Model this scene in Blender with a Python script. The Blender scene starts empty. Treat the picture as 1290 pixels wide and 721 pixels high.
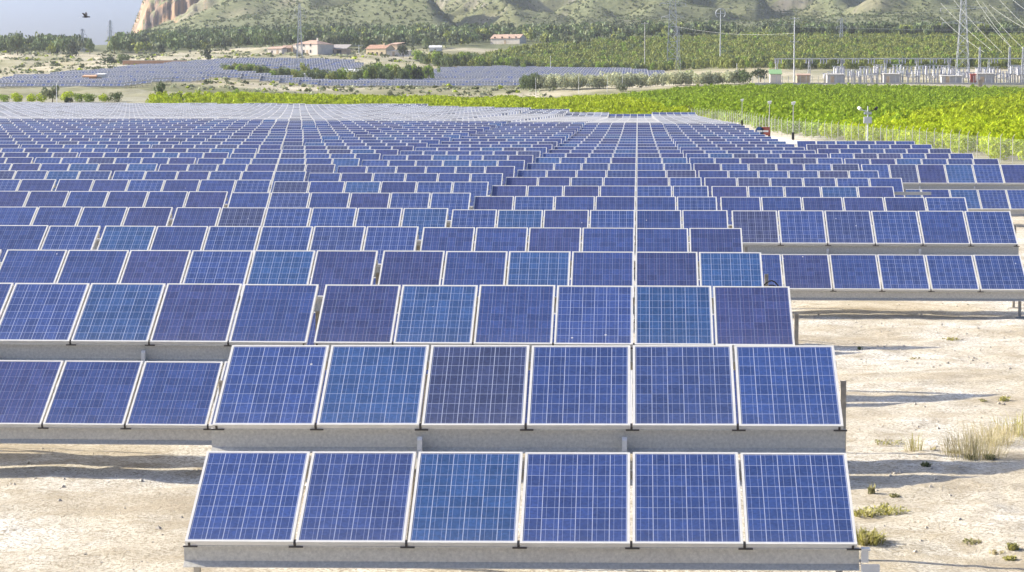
import bpy, bmesh, math, random
import numpy as np
from mathutils import Vector, Matrix, noise

# ------------------------------------------------------------------ camera, sky, sun, exposure
scene = bpy.context.scene
COL = scene.collection
W_PX, H_PX, F_PX = 1290.0, 721.0, 2910.0
CAM = Vector((0.0, 0.0, 4.60))
PITCH, YAW = 0.0815, 0.0542
SC = 1.1                                                     # all layout distances below are in units of SC metres
cam_data = bpy.data.cameras.new("camera")
cam = bpy.data.objects.new("camera", cam_data)
COL.objects.link(cam)
cam.location = CAM
cam.rotation_euler = (math.pi / 2 - PITCH, 0, YAW)
cam_data.sensor_width = 36.0
cam_data.lens = 36.0 * F_PX / W_PX
cam_data.clip_start = 0.5
cam_data.clip_end = 12000.0
scene.camera = cam

HAZE = 0.8e-4
SUN_VEC = Vector((-1.72, 0.50, 1.0)).normalized()          # towards the sun: left, a little ahead, low
world = bpy.data.worlds.new("World")
scene.world = world
world.use_nodes = True
wn = world.node_tree
wn.nodes.clear()
sky = wn.nodes.new("ShaderNodeTexSky")
sky.sky_type = 'NISHITA'
sky.sun_disc = False
sky.sun_elevation = math.asin(SUN_VEC.z)
sky.sun_rotation = math.atan2(SUN_VEC.x, SUN_VEC.y)
sky.altitude = 300
sky.air_density = 0.4
sky.dust_density = 4.6
sky.ozone_density = 6.2
bg = wn.nodes.new("ShaderNodeBackground")
bg.inputs[1].default_value = 0.085
out = wn.nodes.new("ShaderNodeOutputWorld")
wn.links.new(sky.outputs[0], bg.inputs[0])
wn.links.new(bg.outputs[0], out.inputs[0])

sun_data = bpy.data.lights.new("sun", 'SUN')
sun_data.energy = 2.75
sun_data.angle = math.radians(0.5)
sun_data.color = (1.0, 0.90, 0.72)
sun = bpy.data.objects.new("sun", sun_data)
COL.objects.link(sun)
sun.rotation_euler = SUN_VEC.to_track_quat('Z', 'Y').to_euler()
sun.location = (-200, 60, 200)

scene.view_settings.view_transform = 'Standard'
scene.view_settings.look = 'None'
scene.view_settings.gamma = 1.0
scene.view_settings.exposure = 1.86
scene.view_settings.use_curve_mapping = False
scene.cycles.max_bounces = 5
scene.cycles.volume_bounces = 0
scene.cycles.volume_max_steps = 8
scene.cycles.diffuse_bounces = 2
scene.cycles.glossy_bounces = 2
scene.cycles.transmission_bounces = 2

# ------------------------------------------------------------------ helpers
_sy, _cy = math.sin(YAW), math.cos(YAW)
_sp, _cp = math.sin(PITCH), math.cos(PITCH)
R_ = np.array([_cy, _sy, 0.0])
F_ = np.array([-_sy * _cp, _cy * _cp, -_sp])
U_ = np.array([-_sy * _sp, _cy * _sp, _cp])


def ray(u, v):
    """direction through a photo pixel, scaled so that its y is 1"""
    d = (u - W_PX / 2) * R_ + (H_PX / 2 - v) * U_ + F_PX * F_
    return d / d[1]


def at(u, v, d):
    q = ray(u, v)
    return Vector((q[0] * d, d, CAM.z + q[2] * d))


def rng_(seed):
    return np.random.default_rng(seed)


def tag(o, label=None, cat=None, group=None, kind=None):
    if label:
        o["label"] = label
    if cat:
        o["category"] = cat
    if group:
        o["group"] = group
    if kind:
        o["kind"] = kind
    return o


def link(o, parent=None):
    COL.objects.link(o)
    if parent:
        o.parent = parent
    return o


def empty(name, loc, rz=0.0):
    o = bpy.data.objects.new(name, None)
    o.empty_display_size = 0.2
    COL.objects.link(o)
    o.location = loc
    o.rotation_euler = (0, 0, rz)
    return o


def np_mesh(name, verts, faces, mats=(), tint=None, midx=None, smooth=False, uv=None):
    """verts (N,3); faces (M,k) of equal size; tint (N,3) point colour"""
    me = bpy.data.meshes.new(name)
    verts = np.asarray(verts, dtype=np.float32)
    faces = np.asarray(faces, dtype=np.int32)
    M, k = faces.shape
    me.vertices.add(len(verts))
    me.vertices.foreach_set("co", verts.ravel())
    me.loops.add(M * k)
    me.loops.foreach_set("vertex_index", faces.ravel())
    me.polygons.add(M)
    me.polygons.foreach_set("loop_start", np.arange(0, M * k, k, dtype=np.int32))
    for m in mats:
        me.materials.append(m)
    if midx is not None:
        me.polygons.foreach_set("material_index", np.asarray(midx, dtype=np.int32))
    me.polygons.foreach_set("use_smooth", np.full(M, smooth, dtype=bool))
    me.update(calc_edges=True)
    if tint is not None:
        t = np.ones((len(verts), 4), dtype=np.float32)
        t[:, :tint.shape[1]] = tint
        a = me.attributes.new("tint", 'FLOAT_COLOR', 'POINT')
        a.data.foreach_set("color", t.ravel())
    if uv is not None:
        l = me.uv_layers.new(name="UVMap")
        l.data.foreach_set("uv", np.asarray(uv, dtype=np.float32).ravel())
    return me


class MB:
    """collects boxes, bars and quads for one mesh"""

    def __init__(self):
        self.v, self.f, self.m = [], [], []

    def add(self, verts, faces, mi=0):
        b = len(self.v)
        self.v += [tuple(p) for p in verts]
        self.f += [tuple(i + b for i in f) for f in faces]
        self.m += [mi] * len(faces)

    def box(self, x0, x1, y0, y1, z0, z1, mi=0, mat=None):
        p = [Vector((x, y, z)) for z in (z0, z1) for y in (y0, y1) for x in (x0, x1)]
        if mat is not None:
            p = [mat @ q for q in p]
        self.add(p, [(0, 2, 3, 1), (4, 5, 7, 6), (0, 1, 5, 4), (2, 6, 7, 3), (0, 4, 6, 2), (1, 3, 7, 5)], mi)

    def bar(self, a, b, r=0.05, n=4, mi=0, r2=None):
        a, b = Vector(a), Vector(b)
        d = (b - a)
        if d.length < 1e-6:
            return
        d.normalize()
        s = Vector((0, 0, 1)) if abs(d.z) < 0.9 else Vector((1, 0, 0))
        e = d.cross(s).normalized()
        g = d.cross(e)
        r2 = r if r2 is None else r2
        vs = []
        for c, rr in ((a, r), (b, r2)):
            for i in range(n):
                t = 2 * math.pi * (i + .5) / n
                vs.append(c + e * (rr * math.cos(t)) + g * (rr * math.sin(t)))
        fs = [(i, (i + 1) % n, n + (i + 1) % n, n + i) for i in range(n)]
        fs += [tuple(range(n - 1, -1, -1)), tuple(range(n, 2 * n))]
        self.add(vs, fs, mi)

    def prism(self, prof, x0, x1, mi=0):
        """closed profile of (y,z) extruded along x"""
        n = len(prof)
        vs = [(x0, y, z) for y, z in prof] + [(x1, y, z) for y, z in prof]
        fs = [(i, (i + 1) % n, n + (i + 1) % n, n + i) for i in range(n)]
        fs += [tuple(range(n - 1, -1, -1)), tuple(range(n, 2 * n))]
        self.add(vs, fs, mi)

    def tube(self, pts, r, n=5, mi=0):
        for a, b in zip(pts[:-1], pts[1:]):
            self.bar(a, b, r, n, mi)

    def mesh(self, name, mats):
        me = bpy.data.meshes.new(name)
        me.from_pydata(self.v, [], self.f)
        for m in (mats if isinstance(mats, (list, tuple)) else [mats]):
            me.materials.append(m)
        me.polygons.foreach_set("material_index", self.m)
        me.update()
        bm = bmesh.new()
        bm.from_mesh(me)
        bmesh.ops.recalc_face_normals(bm, faces=bm.faces)
        bm.to_mesh(me)
        bm.free()
        return me

    def build(self, name, mats, parent=None):
        return link(bpy.data.objects.new(name, self.mesh(name, mats)), parent)


def new_obj(name, me, parent=None):
    return link(bpy.data.objects.new(name, me), parent)


def dup(root, loc, rz=0.0, scale=None):
    """a copy of a thing with its parts and their sub-parts (meshes shared)"""
    r = root.copy()
    COL.objects.link(r)
    r.location = loc
    r.rotation_euler = (0, 0, rz)
    if scale is not None:
        r.scale = scale
    for ch in list(root.children):
        c = ch.copy()
        COL.objects.link(c)
        c.parent = r
        for g in list(ch.children):
            e = g.copy()
            COL.objects.link(e)
            e.parent = c
    return r


# ------------------------------------------------------------------ materials
def mat_new(name):
    m = bpy.data.materials.new(name)
    m.use_nodes = True
    nt = m.node_tree
    return m, nt, nt.nodes["Principled BSDF"], nt.links


def N(nt, t, **kw):
    n = nt.nodes.new(t)
    for k, v in kw.items():
        setattr(n, k, v)
    return n


def math_(nt, op, a, b=None, c=None):
    n = N(nt, "ShaderNodeMath", operation=op)
    for i, x in enumerate((a, b, c)):
        if x is None:
            continue
        if isinstance(x, (int, float)):
            n.inputs[i].default_value = x
        else:
            nt.links.new(x, n.inputs[i])
    return n.outputs[0]


def mix_(nt, fac, a, b, blend='MIX'):
    n = N(nt, "ShaderNodeMix", data_type='RGBA', blend_type=blend)
    for i, x in ((0, fac), (6, a), (7, b)):
        if isinstance(x, (int, float)):
            n.inputs[i].default_value = x
        elif isinstance(x, tuple):
            n.inputs[i].default_value = (*x, 1) if len(x) == 3 else x
        else:
            nt.links.new(x, n.inputs[i])
    return n.outputs[2]


def ramp_(nt, fac, stops):
    n = N(nt, "ShaderNodeValToRGB")
    cr = n.color_ramp
    while len(cr.elements) > len(stops):
        cr.elements.remove(cr.elements[-1])
    while len(cr.elements) < len(stops):
        cr.elements.new(0.5)
    for e, (p, c) in zip(cr.elements, stops):
        e.position = p
        e.color = (*c, 1) if len(c) == 3 else c
    nt.links.new(fac, n.inputs[0])
    return n.outputs[0]


def noise_(nt, scale, detail=4, rough=0.55, coord=None, dist=0.0):
    n = N(nt, "ShaderNodeTexNoise")
    n.inputs["Scale"].default_value = scale
    n.inputs["Detail"].default_value = detail
    n.inputs["Roughness"].default_value = rough
    n.inputs["Distortion"].default_value = dist
    if coord is not None:
        nt.links.new(coord, n.inputs["Vector"])
    return n.outputs["Fac"]


def plain(name, col, rough=0.6, metal=0.0, var=0.12, scale=3.0, bump=0.0):
    """a painted, plastered or metal surface with slight uneven wear"""
    m, nt, b, L = mat_new(name)
    tc = N(nt, "ShaderNodeTexCoord")
    nf = noise_(nt, scale, 5, 0.6, tc.outputs["Object"])
    lo = tuple(max(0, c * (1 - var)) for c in col)
    hi = tuple(min(1, c * (1 + var)) for c in col)
    L.new(ramp_(nt, nf, [(0.3, lo), (0.7, hi)]), b.inputs["Base Color"])
    b.inputs["Roughness"].default_value = rough
    b.inputs["Metallic"].default_value = metal
    if bump:
        bp = N(nt, "ShaderNodeBump")
        bp.inputs["Strength"].default_value = bump
        bp.inputs["Distance"].default_value = 0.02
        L.new(nf, bp.inputs["Height"])
        L.new(bp.outputs[0], b.inputs["Normal"])
    return m


def leaf_mat(name, trans=0.3, hue_noise=0.0):
    """foliage: the leaf's own tint comes from the mesh, light passes partly through"""
    m, nt, b, L = mat_new(name)
    at_ = N(nt, "ShaderNodeAttribute", attribute_name="tint")
    col = at_.outputs["Color"]
    oi = N(nt, "ShaderNodeObjectInfo")
    k = math_(nt, 'MULTIPLY_ADD', oi.outputs["Random"], 0.3, 0.85)
    col = mix_(nt, 1.0, col, k, 'MULTIPLY')
    L.new(col, b.inputs["Base Color"])
    b.inputs["Roughness"].default_value = 0.6
    b.inputs["Specular IOR Level"].default_value = 0.08
    tr = N(nt, "ShaderNodeBsdfTranslucent")
    L.new(col, tr.inputs["Color"])
    mx = N(nt, "ShaderNodeMixShader")
    mx.inputs[0].default_value = trans
    L.new(b.outputs[0], mx.inputs[1])
    L.new(tr.outputs[0], mx.inputs[2])
    L.new(mx.outputs[0], nt.nodes["Material Output"].inputs[0])
    return m


def cell_mat(name, source):
    """blue polycrystalline cells: 6 x 8 with white gaps and two busbars a cell.
    source 'object' reads tint + strength of the grid from the object's colour, 'mesh' from the mesh attribute"""
    m, nt, b, L = mat_new(name)
    if source == 'object':
        oi = N(nt, "ShaderNodeObjectInfo")
        tint, typ = oi.outputs["Color"], oi.outputs["Alpha"]
    else:
        a = N(nt, "ShaderNodeAttribute", attribute_name="tint")
        tint, typ = a.outputs["Color"], a.outputs["Alpha"]
    uv = N(nt, "ShaderNodeUVMap", uv_map="UVMap")
    sp = N(nt, "ShaderNodeSeparateXYZ")
    L.new(uv.outputs[0], sp.inputs[0])
    x = math_(nt, 'MULTIPLY_ADD', sp.outputs[0], 6.10, -0.05)
    y = math_(nt, 'MULTIPLY_ADD', sp.outputs[1], 8.12, -0.06)
    fx = math_(nt, 'FRACT', x)
    fy = math_(nt, 'FRACT', y)
    dx = math_(nt, 'ABSOLUTE', math_(nt, 'SUBTRACT', fx, 0.5))
    dy = math_(nt, 'ABSOLUTE', math_(nt, 'SUBTRACT', fy, 0.5))
    gapx = math_(nt, 'GREATER_THAN', dx, 0.477)
    gapy = math_(nt, 'GREATER_THAN', dy, 0.478)
    db = math_(nt, 'ABSOLUTE', math_(nt, 'SUBTRACT', dx, 0.235))
    bus = math_(nt, 'LESS_THAN', db, 0.014)
    # crystal grains and cell-to-cell shade
    cv = N(nt, "ShaderNodeCombineXYZ")
    L.new(math_(nt, 'FLOOR', x), cv.inputs[0])
    L.new(math_(nt, 'FLOOR', y), cv.inputs[1])
    oi2 = N(nt, "ShaderNodeObjectInfo")
    L.new(math_(nt, 'MULTIPLY', oi2.outputs["Random"], 97.0), cv.inputs[2])
    wn_ = N(nt, "ShaderNodeTexWhiteNoise", noise_dimensions='3D')
    L.new(cv.outputs[0], wn_.inputs["Vector"])
    shade = math_(nt, 'MULTIPLY_ADD', wn_.outputs["Value"], 0.30, 0.85)
    cv2 = N(nt, "ShaderNodeCombineXYZ")
    L.new(math_(nt, 'MULTIPLY', x, 1.0), cv2.inputs[0])
    L.new(math_(nt, 'MULTIPLY', y, 1.0), cv2.inputs[1])
    L.new(math_(nt, 'MULTIPLY', oi2.outputs["Random"], 61.0), cv2.inputs[2])
    vor = N(nt, "ShaderNodeTexVoronoi")
    vor.inputs["Scale"].default_value = 7.0
    L.new(cv2.outputs[0], vor.inputs["Vector"])
    sv = N(nt, "ShaderNodeSeparateColor")
    L.new(vor.outputs["Color"], sv.inputs[0])
    grain = math_(nt, 'MULTIPLY_ADD', sv.outputs[0], 0.3, 0.85)
    k = math_(nt, 'MULTIPLY', shade, grain)
    col = mix_(nt, 1.0, tint, k, 'MULTIPLY')
    buscol = mix_(nt, typ, (0.26, 0.22, 0.33), (0.30, 0.35, 0.52))
    col = mix_(nt, math_(nt, 'MULTIPLY', bus, 0.62), col, buscol)
    gstr = math_(nt, 'MULTIPLY_ADD', typ, 0.42, 0.26)
    g = math_(nt, 'MULTIPLY', math_(nt, 'MAXIMUM', gapx, math_(nt, 'MULTIPLY', gapy, 0.72)), gstr)
    col = mix_(nt, g, col, (0.52, 0.56, 0.70))
    # dust, heavier towards the lower edge of the glass
    dn = noise_(nt, 3.0, 5, 0.6, cv2.outputs[0])
    dust = math_(nt, 'MULTIPLY', dn, math_(nt, 'MULTIPLY_ADD', math_(nt, 'POWER', math_(nt, 'SUBTRACT', 1.0, sp.outputs[1]), 6.0), 0.10, 0.045))
    col = mix_(nt, dust, col, (0.5, 0.46, 0.40))
    # a few droppings and grit specks
    vs_ = N(nt, "ShaderNodeTexVoronoi")
    vs_.inputs["Scale"].default_value = 0.75
    L.new(cv2.outputs[0], vs_.inputs["Vector"])
    sc2 = N(nt, "ShaderNodeSeparateColor")
    L.new(vs_.outputs["Color"], sc2.inputs[0])
    spot = math_(nt, 'MULTIPLY', math_(nt, 'LESS_THAN', vs_.outputs["Distance"], 0.075), math_(nt, 'GREATER_THAN', sc2.outputs[0], 0.93))
    col = mix_(nt, math_(nt, 'MULTIPLY', spot, 0.75), col, (0.72, 0.70, 0.64))
    L.new(col, b.inputs["Base Color"])
    b.inputs["Roughness"].default_value = 0.2
    b.inputs["IOR"].default_value = 1.45
    b.inputs["Specular IOR Level"].default_value = 0.5
    return m


M = {}
M['cells'] = cell_mat("solar_cells", 'object')
M['cells_far'] = cell_mat("solar_cells_far", 'mesh')
M['frame'] = plain("aluminium_frame", (0.74, 0.715, 0.65), 0.45, 0.05, 0.06, 8)
M['backsheet'] = plain("backsheet", (0.7, 0.7, 0.7), 0.7)
M['galv'] = plain("galvanised_steel", (0.60, 0.575, 0.50), 0.5, 0.2, 0.17, 34, 0.0)
M['post'] = plain("weathered_post", (0.45, 0.41, 0.34), 0.7, 0.2, 0.25, 9)
M['black'] = plain("black_rubber", (0.02, 0.02, 0.022), 0.6)
M['clamp'] = plain("dark_clamp", (0.07, 0.06, 0.05), 0.6)
M['white'] = plain("white_paint", (0.78, 0.77, 0.74), 0.55, 0, 0.08)
M['plaster'] = plain("pale_plaster", (0.74, 0.66, 0.56), 0.85, 0, 0.12, 0.6)
M['cream'] = plain("cream_plaster", (0.72, 0.58, 0.36), 0.85, 0, 0.12, 0.6)
M['stone'] = plain("ochre_stone", (0.55, 0.42, 0.28), 0.9, 0, 0.25, 0.7)
M['tile'] = plain("clay_tile", (0.38, 0.22, 0.145), 0.85, 0, 0.28, 1.2)
M['tile_pale'] = plain("weathered_tile", (0.44, 0.30, 0.22), 0.85, 0, 0.25, 1.2)
M['shed_roof'] = plain("fibre_cement", (0.36, 0.33, 0.30), 0.85, 0, 0.15, 1.0)
M['dark_open'] = plain("dark_opening", (0.03, 0.03, 0.035), 0.4)
M['orange'] = plain("orange_block", (0.62, 0.34, 0.19), 0.85, 0, 0.15, 0.8)
M['steel'] = plain("tower_steel", (0.60, 0.61, 0.61), 0.5, 0.3, 0.12, 1.0)
M['wire'] = plain("aluminium_wire", (0.62, 0.62, 0.55), 0.4, 0.3, 0.05, 1.0)
M['porcelain'] = plain("insulator", (0.50, 0.49, 0.53), 0.35, 0, 0.1)
M['concrete'] = plain("concrete", (0.52, 0.50, 0.46), 0.85, 0, 0.15, 0.7)
M['grey_wall'] = plain("grey_panelling", (0.45, 0.44, 0.43), 0.8, 0, 0.12, 0.7)
M['red'] = plain("red_enamel", (0.36, 0.08, 0.05), 0.5)
M['blue'] = plain("blue_enamel", (0.02, 0.07, 0.22), 0.5)
M['green'] = plain("green_sheet", (0.24, 0.42, 0.18), 0.6)
M['bark'] = plain("bark", (0.16, 0.12, 0.085), 0.9, 0, 0.3, 5)
M['leaf'] = leaf_mat("leaves", 0.30)
M['needle'] = leaf_mat("needles", 0.15)
M['grass'] = leaf_mat("grass_blades", 0.35)
M['pebble'] = plain("limestone_pebble", (0.50, 0.45, 0.37), 0.9, 0, 0.2, 20)
M['feather'] = plain("dark_feathers", (0.05, 0.05, 0.055), 0.8)

# ------------------------------------------------------------------ terrain
def _hash(ix, iy, s):
    h = (ix.astype(np.int64) * 374761393 + iy.astype(np.int64) * 668265263 + s * 974711) & 0x7fffffff
    h = ((h ^ (h >> 13)) * 1274126177) & 0x7fffffff
    return ((h ^ (h >> 16)) & 0xffff) / 65535.0


def vnoise(x, y, s=0):
    ix, iy = np.floor(x), np.floor(y)
    fx, fy = x - ix, y - iy
    fx = fx * fx * (3 - 2 * fx)
    fy = fy * fy * (3 - 2 * fy)
    a, b = _hash(ix, iy, s), _hash(ix + 1, iy, s)
    c, d = _hash(ix, iy + 1, s), _hash(ix + 1, iy + 1, s)
    return (a * (1 - fx) + b * fx) * (1 - fy) + (c * (1 - fx) + d * fx) * fy


def fbm(x, y, oct=4, s=0, gain=0.5):
    t, amp, tot = 0, 1.0, 0
    for i in range(oct):
        t = t + amp * (vnoise(x * 2 ** i + 17.3 * i, y * 2 ** i - 9.1 * i, s + i) * 2 - 1)
        tot += amp
        amp *= gain
    return t / tot


def sstep(a, b, x):
    t = np.clip((x - a) / (b - a), 0, 1)
    return t * t * (3 - 2 * t)


# each column: height of the ground along one line of sight, near field first (distance, metres), then (distance, photo row)
_near_l = [(47, .05), (54, .14), (72, .21), (80, .25), (104, .32), (116, .40), (135, .5), (150, .62), (164, .74), (175, .76)]
_near_m = [(70, 0), (85, .09), (104, .07), (116, .08), (135, .14), (154, .30), (162, .46), (175, .42)]
_near_half = [(47, .02), (54, .07), (72, .12), (85, .17), (104, .2), (116, .25), (135, .33), (154, .47), (164, .6), (175, .58)]
COLS = {
    -80: (_near_l + [(200, .64), (250, .74), (300, .95), (350, 1.27), (405, 1.6)],
          [(430, 129), (445, 126), (470, 119), (560, 112), (715, 97), (800, 86), (900, 78), (1000, 66), (1100, 60), (1500, 59), (2500, 61), (4500, 64)]),
    0: (_near_l + [(200, .64), (250, .74), (300, .95), (350, 1.27), (405, 1.6)],
        [(430, 129), (445, 126), (470, 119), (560, 112), (715, 97), (800, 86), (900, 78), (1000, 66), (1100, 60), (1500, 58), (2500, 61), (4500, 64)]),
    100: (_near_l + [(200, .64), (250, .72), (300, .9), (350, 1.2), (405, 1.55)],
          [(430, 128.5), (445, 126), (470, 119), (560, 112), (740, 92), (820, 84), (900, 78), (1000, 66), (1100, 59), (1500, 57), (2500, 61), (4500, 64)]),
    160: (_near_l + [(200, .63), (250, .7), (300, .85), (350, 1.15), (400, 1.5)],
          [(430, 128), (470, 119), (560, 112), (760, 88), (830, 84), (900, 77), (1000, 66), (1100, 60), (1500, 57), (2500, 61), (4500, 64)]),
    172: (_near_l + [(200, .63), (250, .7), (300, .85), (350, 1.15), (400, 1.5)],
          [(430, 128), (470, 119), (560, 112), (770, 87), (830, 84), (900, 76), (1000, 66), (1100, 58), (1300, 52), (1600, 48), (1800, 50), (2500, 55), (4500, 60)]),
    200: (_near_l + [(200, .63), (250, .7), (300, .85), (350, 1.1), (395, 1.45)],
          [(430, 127), (480, 119), (570, 112), (780, 86), (830, 83), (900, 75), (1000, 66), (1100, 58), (1300, 50), (1600, 42), (1690, 38), (1800, 33), (2300, 10), (4500, -10)]),
    250: (_near_l + [(200, .62), (250, .68), (300, .82), (350, 1.05), (390, 1.4)],
          [(430, 127), (480, 119), (590, 112), (800, 82), (900, 73), (1000, 64), (1100, 56), (1300, 47), (1600, 36), (1700, 30), (1800, 24), (2300, -20), (4500, -60)]),
    300: ([(a, b * .97) for a, b in _near_l] + [(200, .62), (250, .66), (300, .8), (350, 1.0), (385, 1.3)],
          [(420, 128), (500, 121), (600, 112), (810, 80), (900, 71), (1000, 62), (1100, 54), (1300, 45), (1500, 27), (1650, 8), (2000, -20), (2500, -60), (4500, -90)]),
    400: ([(a, b * .85) for a, b in _near_l] + [(200, .6), (250, .62), (300, .78), (370, 1.2)],
          [(410, 131), (560, 126), (610, 118), (655, 111), (690, 109), (800, 90), (840, 80), (880, 75), (930, 69), (1000, 60), (1150, 50), (1350, 38), (1600, 22), (2000, -5), (2500, -45), (4500, -90)]),
    600: (_near_half + [(200, .5), (250, .5), (300, .8), (335, 1.03)],
          [(360, 141), (560, 129), (610, 121), (655, 111.5), (690, 109), (860, 87), (930, 76), (1000, 63), (1150, 50), (1350, 38), (1600, 22), (2000, 2), (2500, -40), (4500, -90)]),
    760: (_near_m + [(200, .22), (230, .03), (290, -.30), (299, .2), (310, .28)],
          [(350, 144), (560, 126), (600, 118), (640, 110), (690, 107.5), (860, 90), (910, 84), (1050, 53), (1150, 45), (1350, 35), (1600, 20), (2000, -5), (2500, -45), (4500, -90)]),
    830: (_near_m + [(200, .2), (230, 0), (290, -.34), (299, .18), (310, .26)],
          [(350, 142), (560, 121), (600, 113), (650, 106), (700, 103), (860, 90), (910, 82), (1050, 52), (1150, 45), (1350, 35), (1600, 20), (2000, -5), (2500, -45), (4500, -90)]),
    950: ([(70, 0), (85, .08), (104, .05), (135, .12), (160, .3), (175, .3)],
          [(200, 180), (235, 169), (300, 149), (400, 132), (560, 113), (610, 106), (650, 104), (740, 98), (780, 88), (900, 70), (1050, 48), (1150, 45), (1350, 33), (1600, 18), (2000, -5), (2500, -45), (4500, -90)]),
    1100: ([(70, 0), (95, .15)],
           [(110, 228), (150, 201), (185, 186), (200, 180), (300, 150), (400, 134), (550, 115), (600, 106), (650, 104.5), (720, 100), (765, 88), (900, 70), (1050, 50), (1150, 46), (1350, 34), (1600, 16), (2000, -5), (2500, -45), (4500, -90)]),
    1290: ([(70, 0), (95, .0)],
           [(110, 234), (150, 203), (200, 178), (300, 150), (400, 135), (550, 119), (600, 107), (650, 105), (720, 100), (770, 88), (900, 69), (1050, 50), (1150, 46), (1350, 34), (1600, 14), (2000, -8), (2500, -45), (4500, -90)]),
    1400: ([(70, 0), (95, .0)],
           [(110, 234), (150, 203), (200, 178), (300, 150), (400, 135), (550, 119), (600, 107), (650, 105), (720, 100), (770, 88), (900, 69), (1050, 50), (1150, 46), (1350, 34), (1600, 14), (2000, -8), (2500, -45), (4500, -90)]),
}
_S = np.linspace(math.log(4), math.log(6000), 900)
_RC = np.array([ray(u, 123)[0] for u in COLS])
_Z = []
for _u, (_zn, _vn) in COLS.items():
    _d = [1, 36 * SC] + [a * SC for a, b in _zn] + [a * SC for a, b in _vn]
    _z = [0, 0] + [b for a, b in _zn] + [CAM.z + ray(_u, b)[2] * a * SC for a, b in _vn]
    _Z.append(np.interp(np.exp(_S), _d, _z))
_Z = np.array(_Z)
_RG = np.linspace(-0.42, 0.30, 721)
_G = np.array([[0.0]])
_G = np.stack([np.interp(_RG, _RC, _Z[:, j]) for j in range(len(_S))], axis=1)


def _blur(a, sig, axis):
    n = int(sig * 3) + 1
    k = np.exp(-0.5 * (np.arange(-n, n + 1) / sig) ** 2)
    k /= k.sum()
    p = np.pad(a, [(n, n) if i == axis else (0, 0) for i in range(2)], mode='edge')
    return np.apply_along_axis(lambda q: np.convolve(q, k, 'valid'), axis, p)


_G = _blur(_blur(_G, 7, 0), 1.6, 1)


def Hbase(x, y):
    """the smooth ground"""
    x, y = np.asarray(x, float), np.maximum(np.asarray(y, float), 4.0)
    r = np.clip(x / y, _RG[0], _RG[-1] - 1e-6)
    a = (r - _RG[0]) / (_RG[1] - _RG[0])
    b = np.clip((np.log(y) - _S[0]) / (_S[1] - _S[0]), 0, len(_S) - 1.001)
    i, j = a.astype(int), b.astype(int)
    i = np.minimum(i, len(_RG) - 2)
    fa, fb = a - i, b - j
    return (_G[i, j] * (1 - fa) + _G[i + 1, j] * fa) * (1 - fb) + (_G[i, j + 1] * (1 - fa) + _G[i + 1, j + 1] * fa) * fb


def U_of(x, y):
    """which photo column a far point belongs to (used to lay out the hills)"""
    return np.interp(x / y, _UR, _UU)


_UU = np.linspace(-700, 2000, 200)
_UR = np.array([ray(u, 100)[0] for u in _UU])

SPURS = [  # crest (u, distance) top -> foot, height, right fall in metres, left reach
    ((440, 2000), (552, 1270), 54, 42, 170),
    ((586, 2150), (652, 1450), 50, 40, 120),
    ((842, 2000), (700, 1420), 30, 150, 60),
    ((880, 2000), (960, 1560), 32, 34, 130),
    ((1160, 2100), (1090, 1420), 26, 160, 60),
    ((238, 2100), (300, 1690), 40, 30, 60),
    ((1010, 2200), (1075, 1700), 30, 40, 150),
    ((1330, 2100), (1265, 1500), 28, 120, 80),
    ((330, 1900), (372, 1480), 16, 40, 120),
]


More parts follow.
